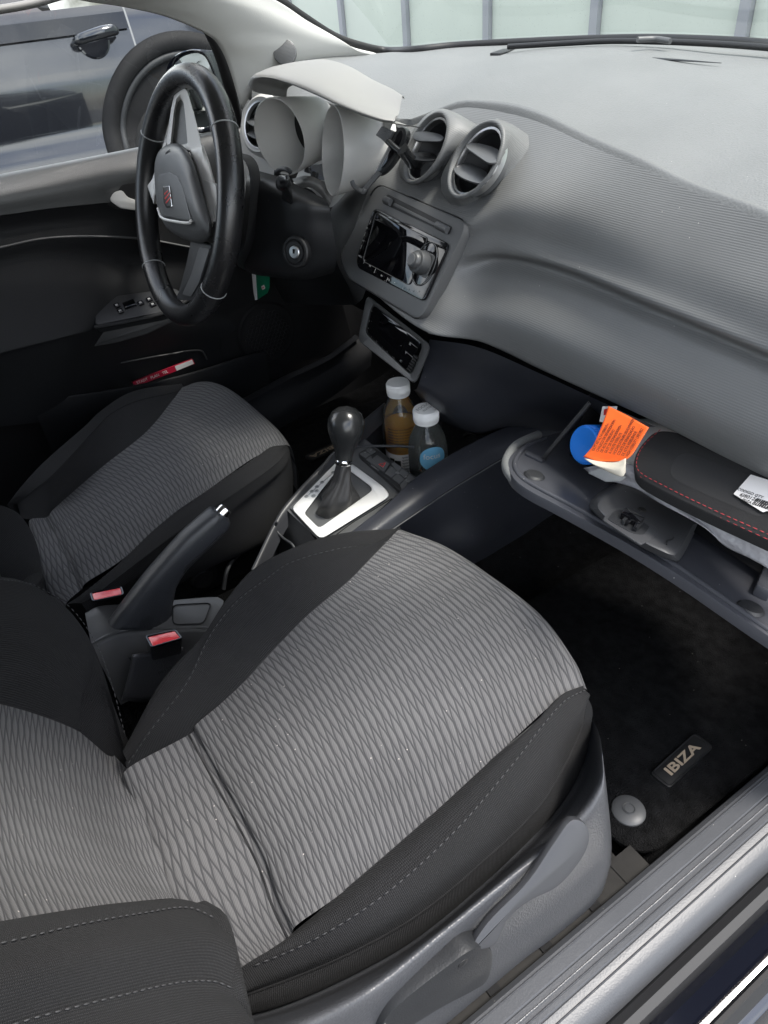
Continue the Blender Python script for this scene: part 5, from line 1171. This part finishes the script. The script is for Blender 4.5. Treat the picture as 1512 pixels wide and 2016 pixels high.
# ================================================================ GLOVEBOX LID AND CONTENTS
lid = thing('glovebox', 'open glovebox lid tipped out below the dash with a latch block on it', 'glovebox', (.45, .52, .45))
e0, e1 = U(1000, 912, y=.47), U(1512, 1262, y=.47)
LP = mkplane(U(1240, 1040, y=.50), np.cross(nrm(e1 - e0), nrm(V(0, 1, -.28))))
lo = [(998, 920), (1003, 895), (1040, 868), (1140, 838), (1230, 800), (1400, 850), (1560, 900), (1740, 1010), (1740, 1400), (1512, 1252), (1300, 1106), (1120, 1005), (1020, 955)]
lpn = camside(LP)
LO = chaikin(np.array(UPL(lo, LP)), 2)
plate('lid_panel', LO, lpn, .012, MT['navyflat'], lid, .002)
edge = cr(UPL([(1060, 856), (1018, 876), (998, 905), (1001, 930), (1030, 958), (1120, 1009), (1220, 1064), (1300, 1112), (1400, 1180), (1512, 1257), (1740, 1410)], shift(LP, -.006)), 90)
tube('lid_edge', edge, .0058, MT['padband'], lid, 12, None)
tube('inner_lip', cr(UPL([(1075, 862), (1035, 880), (1014, 908), (1017, 928), (1040, 950), (1125, 996), (1225, 1050), (1305, 1097), (1402, 1163), (1512, 1240), (1740, 1392)], shift(LP, .0005)), 80), .003, MT['navyflat'], lid, 8)
# stay arm with its foot
tube('stay_arm', [PL(1072, 902, shift(LP, .004)), PL(1078, 892, shift(LP, .012)), U(1162, 792, y=.56)], .003, MT['rubber'], lid, 8, 12)
plate_px('stay_foot', [(1036, 886), (1075, 902), (1068, 908), (1034, 892)], shift(LP, .003), .004, MT['navyflat'], lid, .001, .001)
for px in ((1052, 936), (1478, 1198)): lathe('rubber_stop', [(.0, .003), (.010, .0025), (.0125, 0)], PL(*px, shift(LP, .0005)), lpn, MT['dark'], lid, 24)
# moulded latch block
hb_ = [(1150, 990), (1215, 946), (1240, 952), (1380, 1020), (1372, 1040), (1340, 1105), (1325, 1108), (1255, 1075), (1180, 1022)]
hb2 = [(1170, 990), (1222, 957), (1243, 960), (1368, 1026), (1358, 1045), (1332, 1092), (1322, 1094), (1258, 1064), (1190, 1018)]
rings('latch_block', [chaikin(np.array(UPL(hb_, shift(LP, .0005))), 2), chaikin(np.array(UPL([(a * .6 + c_ * .4, b * .6 + d_ * .4) for (a, b), (c_, d_) in zip(hb_, hb2)], shift(LP, .015))), 2), chaikin(np.array(UPL(hb2, shift(LP, .0215))), 2), chaikin(np.array(UPL([(1268 + (a - 1268) * .9, 1025 + (b - 1025) * .9) for a, b in hb2], shift(LP, .0228))), 2)], MT['block'], lid, 80, cap1=True, deg=30)
pl_ = shift(LP, .0232)
plate_px('latch_recess', [(1186, 1022), (1202, 1002), (1222, 998), (1290, 1035), (1298, 1045), (1285, 1060), (1262, 1072), (1240, 1058)], pl_, .002, MT['block'], lid, .004, .0012)
plate_px('recess_floor', [(1196, 1022), (1208, 1006), (1224, 1003), (1280, 1036), (1268, 1052), (1246, 1050)], shift(pl_, .0006), .001, MT['dark'], lid, .004, .0003)
la = thing('glovebox_latch', 'black sprung latch catch on the open glovebox lid', 'latch', tuple(PL(1245, 1020, pl_)))
plate_px('catch', [(1224, 1008), (1232, 998), (1270, 1018), (1262, 1028)], shift(pl_, .008), .009, MT['gloss'], la, .001, .0012)
for q in ((1225, 1022), (1250, 1035)): plate_px('bracket', [(q[0], q[1]), (q[0] + 12, q[1] - 12), (q[0] + 18, q[1] - 8), (q[0] + 5, q[1] + 6)], shift(pl_, .005), .006, MT['dark'], la, .001, .0008)
tube('spring', UPL([(1234, 1030), (1242, 1024), (1252, 1028), (1248, 1040)], shift(pl_, .004)), .0018, MT['gloss'], la, 6, 16)
lathe('screw', [(.0, .0015), (.004, .0012), (.0048, 0)], PL(1264, 1004, pl_), lpn, MT['steel'], lid, 18)
tube('embossed_mark', UPL([(1312, 1072), (1314, 1064), (1322, 1062), (1326, 1058)], shift(pl_, .0003)), .0008, MT['rubber'], lid, 5, 12)
plate_px('lid_bracket', [(1490, 1150), (1515, 1090), (1540, 1110), (1520, 1165)], shift(LP, .012), .012, MT['navyflat'], lid, .002, .001)
# blue screw cap
bc = thing('blue_cap', 'bright blue ribbed screw cap of a container in the open glovebox', 'bottle cap', tuple(U(1150, 876, y=.525)))
bax = nrm(V(-.05, -.86, .30)); bcc = U(1150, 876, y=.53)
lathe('cap', [(.0, .0005), (.0170, .0015), (.0195, .0015), (.0210, .0), (.0210, -.03), (.0195, -.032)], bcc, bax, MT['bluecap'], bc, 48)
ub = nrm(np.cross(bax, (0, 0, 1))); vb = np.cross(bax, ub)
multi('cap_ribs', [tube_mesh([bcc + .0210 * (math.cos(a) * ub + math.sin(a) * vb) + bax * h for h in (-.001, -.029)], .0013, 6) for a in np.arange(40) / 40 * 6.283], MT['bluecap'], bc, kind='stuff')
lathe('container', [(.015, -.03), (.026, -.045), (.028, -.06), (.028, -.16)], bcc, bax, MT['whitepaper'], bc, 32)
# orange leaflet
OP = mkplane(U(1215, 855, y=.520), np.cross(nrm(U(1275, 845, y=.525) - U(1200, 810, y=.525)), nrm(V(0, .75, .62))))
of = thing('orange_leaflet', 'bright orange high visibility vest leaflet sticking out of the glovebox', 'leaflet', tuple(PL(1215, 860, OP)))
og = [[(1198, 800), (1190, 825), (1178, 855), (1166, 880), (1149, 900)], [(1235, 818), (1224, 842), (1210, 870), (1192, 905), (1178, 908)], [(1278, 842), (1262, 868), (1245, 895), (1230, 906), (1210, 909)]]
loft('leaflet', [[PL(a, b, shift(OP, .002 * math.sin(j * 1.3 + i))) for j, (a, b) in enumerate(r)] for i, r in enumerate(og)], MT['orange'], 24, 10, of, thick=.0006)
loft('folded_corner', [UPL([(1150, 902), (1180, 908), (1212, 910), (1232, 902)], shift(OP, .003)), UPL([(1170, 915), (1195, 922), (1220, 922), (1232, 912)], shift(OP, .006)), UPL([(1196, 928), (1215, 936), (1226, 938), (1232, 930)], shift(OP, .001))], MT['paper'], 16, 6, of, thick=.0006)
ox = nrm(PL(1200, 806, OP) - PL(1160, 890, OP)); oy = camside(OP); ofy = nrm(np.cross(oy, ox))
lines = ['GILET AD ALTA VISIBILITA', 'CHALECO DE SEÑALIZACION', 'DE ALTA VISIBILIDAD', 'GILET DE SIGNALISATION', 'A HAUTE VISIBILITE', 'HOCHSICHTBARE LEUCHTWESTE', 'COLETE DE SINALIZAÇÃO', 'DE ALTA VISIBILIDADE', 'HIGH VISIBILITY LIFE VEST']
p0, p1 = PL(1168, 890, OP), PL(1240, 902, OP)
dirl = nrm(PL(1212, 826, OP) - PL(1176, 890, OP)); fy = nrm(np.cross(oy, dirl))
for i, s in enumerate(lines):
    o = p0 + (p1 - p0) * ((i + .2) / 8.6)
    text('print_line', s, (o + oy * .0032, dirl, fy, oy), .0043, MT['ink'], of, .0001, align='LEFT', sx=.66)
# second slip and clear bag
sp_ = thing('paper_slip', 'small white and red paper slip behind the orange leaflet', 'paper slip', tuple(U(1190, 815, y=.54)))
plate('slip', UY([(1180, 830, .545), (1186, 800, .55), (1215, 800, .55), (1205, 835, .545)]), (0, -1, .4), .0008, MT['whitepaper'], sp_, .0001)
plate('print_block', UY([(1189, 806, .5435), (1200, 803, .5435), (1198, 815, .5435), (1188, 818, .5435)]), (0, -1, .4), .0006, MT['redprint'], sp_, 0)
bg_ = thing('plastic_bag', 'crumpled clear plastic bag under the black wallet in the glovebox', 'plastic bag', tuple(U(1300, 1000, y=.515)))
rows = []
random.seed(9)
for i, (a, b, c_2, d_) in enumerate(((1160, 932, 1186, 945), (1215, 925, 1215, 950), (1262, 938, 1255, 962), (1290, 955, 1290, 985), (1340, 985, 1335, 1010), (1390, 1010, 1385, 1040), (1440, 1045, 1430, 1075), (1500, 1075, 1480, 1100), (1560, 1110, 1540, 1135))):
    r = [U(a + (c_2 - a) * t + random.uniform(-3, 3), b + (d_ - b) * t - 4 * (1 - t), y=.521 + random.uniform(-.003, .003) - .003 * t) for t in np.linspace(-.4, 1, 6)]
    rows.append(r)
loft('bag_sheet', rows, MT['foil'], 14, 6, bg_, thick=.0006)
sl_ = thing('grey_sleeve', 'ribbed grey paper corner poking out below the orange leaflet', 'paper', tuple(U(1190, 935, y=.51)))
plate('sleeve', UY([(1158, 930, .507), (1180, 922, .510), (1232, 938, .51), (1222, 946, .507), (1192, 947, .505)]), (0, -.4, 1), .002, MT['grey'], sl_, .0004)
# wallet with red stitching
WPn = mkplane(U(1330, 960, y=.503), np.cross(nrm(U(1470, 1010, y=.50) - U(1260, 905, y=.507)), nrm(V(0, .9, .18))))
wa = thing('document_wallet', 'black cloth document wallet with red stitching and a white barcode sticker', 'wallet', tuple(PL(1380, 960, WPn)))
wpx = [(1245, 905), (1262, 872), (1300, 838), (1420, 880), (1560, 930), (1640, 1000), (1640, 1120), (1512, 1062), (1400, 1012), (1300, 964), (1250, 935)]
wn = camside(WPn)
WO = chaikin(np.array(UPL(wpx, WPn)), 2); wcn = WO.mean(0)
rings('cover', [WO - wn * .014, WO * .998 + wcn * .002 - wn * .012, WO - wn * .004, WO * .992 + wcn * .008 - wn * .0008, WO * .97 + wcn * .03, WO * .5 + wcn * .5 + wn * .0015], MT['wallet'], wa, 120, cap1=True, deg=80)
e_ = cr(UPL([(1300, 846), (1268, 876), (1254, 904), (1258, 928), (1304, 955), (1402, 1003), (1512, 1052), (1630, 1105)], shift(WPn, .0012)), 60)
stitches('stitching', e_, MT['redthread'], wa, L=.004, gap=.0022, r=.0004, lift=(0, 0, .0003))
e2 = cr(UPL([(1262, 938), (1302, 960), (1400, 1009), (1510, 1060), (1620, 1112)], shift(WPn, -.001)), 50)
stitches('stitching', e2, MT['redthread'], wa, L=.004, gap=.003, r=.00035, lift=(0, -.0012, .0003))
stk = plate_px('sticker', [(1444, 972), (1478, 934), (1580, 966), (1560, 1010), (1510, 1005), (1502, 1008)], shift(WPn, .0042), .0006, MT['whitepaper'], wa, .001, .0001, 3)
sx_ = nrm(PL(1505, 990, WPn) - PL(1455, 972, WPn)); sy_ = nrm(np.cross(wn, sx_))
for px, s, z in (((1452, 963), 'CODIGO QTY', .0046), ((1457, 974), '6J8012001CA', .0062), ((1461, 984), 'IBIZA 263 MAPE ALLEMAND', .0046)):
    text('sticker_print', s, (PL(px[0], px[1] - 1, shift(WPn, .0046)), sx_, sy_, wn), z, MT['ink'], stk, .0001, align='LEFT', sx=.8)
bar = PL(1486, 986, shift(WPn, .0046)); random.seed(2); x = 0
for k in range(16):
    wd = random.choice((.0006, .0009, .0014)); box('barcode_bar', (bar + sx_ * (x + wd / 2), sx_, sy_, wn), (wd, .009, .0002), MT['ink'], stk, 0); x += wd + random.choice((.0006, .001))

# ================================================================ DRIVER DOOR
dr = thing('car_door', 'driver door with grey top roll, black armrest, window switches and storage pocket', 'car door', (-.68, .3, .1))
d0 = UX([(-120, 368, -.70), (0, 343, -.70), (140, 316, -.70), (285, 287, -.70), (400, 262, -.70), (480, 246, -.70), (560, 235, -.70)])
d0b = UX([(-120, 380, -.68), (0, 354, -.68), (140, 326, -.68), (285, 297, -.68), (400, 272, -.68), (480, 256, -.68), (560, 245, -.68)])
d1 = UX([(-120, 408, -.655), (0, 388, -.655), (140, 362, -.655), (270, 338, -.655), (390, 315, -.66), (480, 298, -.67), (560, 285, -.68)])
d2 = UX([(-120, 438, -.655), (0, 424, -.655), (100, 410, -.655), (200, 400, -.655), (300, 390, -.66), (480, 360, -.67), (560, 350, -.68)])
loft('top_roll', [[p + V(-.01, 0, -.005) for p in d0], d0, d0b, d1, d2], MT['doorgrey'], 50, 7, dr)
d3 = UX([(-120, 470, -.668), (0, 455, -.668), (100, 440, -.668), (200, 432, -.668), (300, 430, -.67), (480, 420, -.68), (560, 410, -.69)])
d4 = UX([(-120, 510, -.66), (0, 487, -.66), (80, 470, -.66), (165, 465, -.66), (280, 470, -.665), (400, 490, -.68), (540, 500, -.70)])
loft('mid_band', [d2, [p + V(-.004, 0, -.004) for p in d2], d3, d4], MT['door'], 40, 5, dr)
tube('band_seam', np.array(d4) + V(.001, 0, 0), .0022, MT['plastic'], dr, 6, 60)
d5 = UX([(-120, 560, -.665), (0, 530, -.665), (80, 515, -.665), (165, 510, -.67), (280, 515, -.68), (400, 520, -.69), (540, 540, -.71)])
d6 = UX([(-120, 650, -.63), (0, 615, -.63), (80, 597, -.635), (165, 580, -.64), (260, 565, -.66), (400, 570, -.69), (540, 580, -.715)])
d7 = UX([(-120, 720, -.60), (0, 688, -.60), (80, 668, -.60), (165, 646, -.605), (240, 625, -.64), (400, 620, -.70), (540, 620, -.72)])
d8 = UX([(-120, 740, -.605), (0, 706, -.605), (80, 686, -.605), (160, 668, -.61), (240, 660, -.66), (400, 650, -.70), (540, 650, -.72)])
d9 = UX([(-120, 800, -.63), (0, 775, -.63), (70, 765, -.63), (130, 758, -.64), (240, 740, -.70), (400, 700, -.715), (540, 690, -.72)])
d10 = UX([(-120, 850, -.65), (0, 840, -.65), (90, 830, -.655), (160, 820, -.67), (280, 800, -.71), (430, 770, -.72), (560, 740, -.73)])
loft('door_panel', [[p + V(-.003, 0, -.003) for p in d4], d5, d6, d7, d8, d9, d10], MT['door'], 50, 6, dr)
# armrest switch panel
AP = mkplane(U(260, 600, x=-.612), nrm(V(.35, -.1, .93)))
plate_px('switch_panel', [(187, 640), (187, 600), (204, 585), (345, 566), (372, 590), (345, 606), (318, 614)], AP, .022, MT['dark'], dr, .010, .003, 6)
tube('armrest_edge', UPL([(186, 645), (250, 634), (318, 618), (345, 606), (372, 590)], shift(AP, -.003)), .0045, MT['door'], dr, 8, 30)
plate_px('grab_handle', [(186, 648), (320, 620), (345, 612), (352, 628), (290, 658), (230, 675), (178, 684)], shift(mkplane(U(260, 650, x=-.620), (.95, -.2, .2)), 0), .02, MT['dark'], dr, .006, .003, 5)
for px in ((229, 600), (236, 611), (293, 588), (300, 598), (276, 595)):
    kk2 = plate_px('window_switch', [(px[0] - 7, px[1] - 1), (px[0] + 3, px[1] - 5), (px[0] + 8, px[1] + 1), (px[0] - 2, px[1] + 5)], shift(AP, .004), .006, MT['gloss'], dr, .001, .0008, 3)
    plate_px('switch_mark', [(px[0] - 3, px[1] - .5), (px[0] + 1.5, px[1] - 2.2), (px[0] + 3.5, px[1] + .5), (px[0] - 1, px[1] + 2)], shift(AP, .0045), .001, MT['legend'], kk2, 0, 0)
plate_px('switch_well', [(240, 596), (262, 588), (270, 602), (248, 612)], shift(AP, .001), .002, MT['gloss'], dr, .002, .0004)
# inner handle in its recess
HPl = mkplane(U(255, 395, x=-.652), (.95, -.2, .15))
plate_px('handle_recess', [(198, 392), (215, 372), (245, 362), (290, 356), (330, 380), (320, 415), (270, 420), (225, 412)], shift(HPl, .004), .006, MT['black'], dr, .014, .002, 6)
plate_px('inner_handle', [(215, 394), (224, 379), (241, 374), (250, 388), (272, 396), (310, 398), (312, 412), (270, 415), (236, 410)], shift(HPl, .016), .012, MT['cluster'], dr, .006, .003, 6)
# storage pocket and speaker
pk = UX([(60, 790, -.655), (139, 777, -.655), (230, 764, -.655), (324, 746, -.655), (400, 726, -.66), (465, 705, -.67), (520, 690, -.69)])
loft('pocket_wall', [pk, [p + V(.006, 0, -.004) for p in pk], [p + V(.004, 0, -.05) for p in pk], [p + V(-.02, 0, -.14) for p in pk]], MT['door'], 40, 5, dr)
tube('pocket_rim', UX([(186, 722, -.69), (250, 712, -.69), (330, 698, -.69), (395, 690, -.69), (408, 708, -.68)]), .002, MT['dark'], dr, 6, 40)
loft('door_lower', [UX([(420, 560, -.71), (470, 560, -.71), (560, 540, -.71), (660, 540, -.71)]), UX([(430, 640, -.71), (480, 640, -.71), (580, 630, -.71), (680, 620, -.71)]), UX([(440, 730, -.71), (500, 730, -.71), (600, 710, -.71), (700, 690, -.71)])], MT['black'], 20, 4, dr)
spc = U(525, 655, x=-.706); G = []
sg2 = lathe('speaker_grille', [(.0, .006), (.055, .005), (.062, .003), (.068, .004), (.073, .0)], spc, (1, 0, 0), MT['black'], dr, 48)
hx2 = []
for i in range(-6, 7):
    for j in range(-6, 7):
        y, z = (i + .5 * (j % 2)) * .0104, j * .009
        if y * y + z * z < .054 ** 2:
            hx2.append(tube_mesh(np.array([spc + V(.0062, y + .005 * math.cos(k), z + .005 * math.sin(k)) for k in np.arange(7) / 6 * 6.2832]), .0006, 4))
multi('grille_mesh', hx2, MT['dark'], sg2, kind='stuff')
# red paperback in the pocket
rb = thing('red_booklet', 'bright red booklet lying in the driver door pocket', 'booklet', tuple(U(320, 735, x=-.66)))
bk4 = UX([(261, 752, -.655), (379, 707, -.655), (384, 716, -.655), (266, 762, -.655)])
plate('cover', bk4, (1, 0, .3), .012, MT['pinkbook'], rb, .0006)
plate('label_band', UX([(344, 721, -.6545), (378, 708, -.6545), (382, 716, -.6545), (348, 730, -.6545)]), (1, 0, .3), .0006, MT['whitepaper'], rb, 0)
bx = nrm(bk4[1] - bk4[0])
for k, (px, s) in enumerate((((280, 750), 'STADT'), ((305, 741), 'PLAN'), ((325, 733), 'TEL'))):
    text('spine_print', s, (U(px[0], px[1], x=-.654), bx, nrm(np.cross((1, 0, .3), bx)), nrm(V(1, 0, .3))), .008, MT['whitepaper'], rb, .0001)
# driver sill
loft('driver_sill', [[p + V(.02, 0, .0) for p in UX([(300, 860, -.66), (420, 810, -.66), (486, 782, -.66), (560, 742, -.66), (640, 704, -.67), (700, 660, -.68)])], UX([(300, 860, -.66), (420, 810, -.66), (486, 782, -.66), (560, 742, -.66), (640, 704, -.67), (700, 660, -.68)]), UX([(320, 890, -.62), (450, 850, -.62), (520, 820, -.62), (600, 780, -.62), (670, 740, -.63), (730, 690, -.64)]), UX([(320, 930, -.61), (450, 890, -.61), (520, 860, -.61), (600, 815, -.61), (670, 770, -.62), (730, 720, -.63)])], MT['door'], 30, 5, body)
# exterior mirror seen through the driver window
mi = thing('wing_mirror', 'dark driver side wing mirror with bright glass outside the window', 'wing mirror', tuple(U(378, 135, x=-.80)))
mo = chaikin(np.array(UX([(326, 160, -.80), (330, 125, -.80), (352, 102, -.80), (392, 94, -.80), (416, 110, -.80), (440, 190, -.80), (440, 262, -.80), (340, 262, -.80)])), 2)
mcn = mo.mean(0); mn_ = nrm(V(.45, -.86, .1))
rings('housing', [mo * .6 + mcn * .4 - mn_ * .07, mo * .95 + mcn * .05 - mn_ * .05, mo * 1.0, mo * .97 + mcn * .03 + mn_ * .004, mo * .90 + mcn * .10, mo * .88 + mcn * .12 - mn_ * .008], MT['paint'], mi, 64, cap0=True)
plate('mirror_glass', mo * .89 + mcn * .11 - mn_ * .006, mn_, .003, mat('mirror', (.85, .87, .85), .03, metal=1), mi, .0005)
# wiper blade along the windshield base
wi = thing('wiper', 'black wiper blade resting at the foot of the windshield', 'wiper', tuple(U(1300, 84, z=.815)))
tube('blade', UZ([(1000, 92, .813), (1100, 86, .815), (1200, 81, .816), (1300, 82, .816), (1400, 86, .815), (1512, 94, .813), (1600, 104, .812)]), .0042, MT['rubber'], wi, 8, 50)
tube('wiper_arm', UZ([(1255, 78, .824), (1290, 77, .822), (1320, 81, .820)]), .004, MT['plastic'], wi, 8, 14)
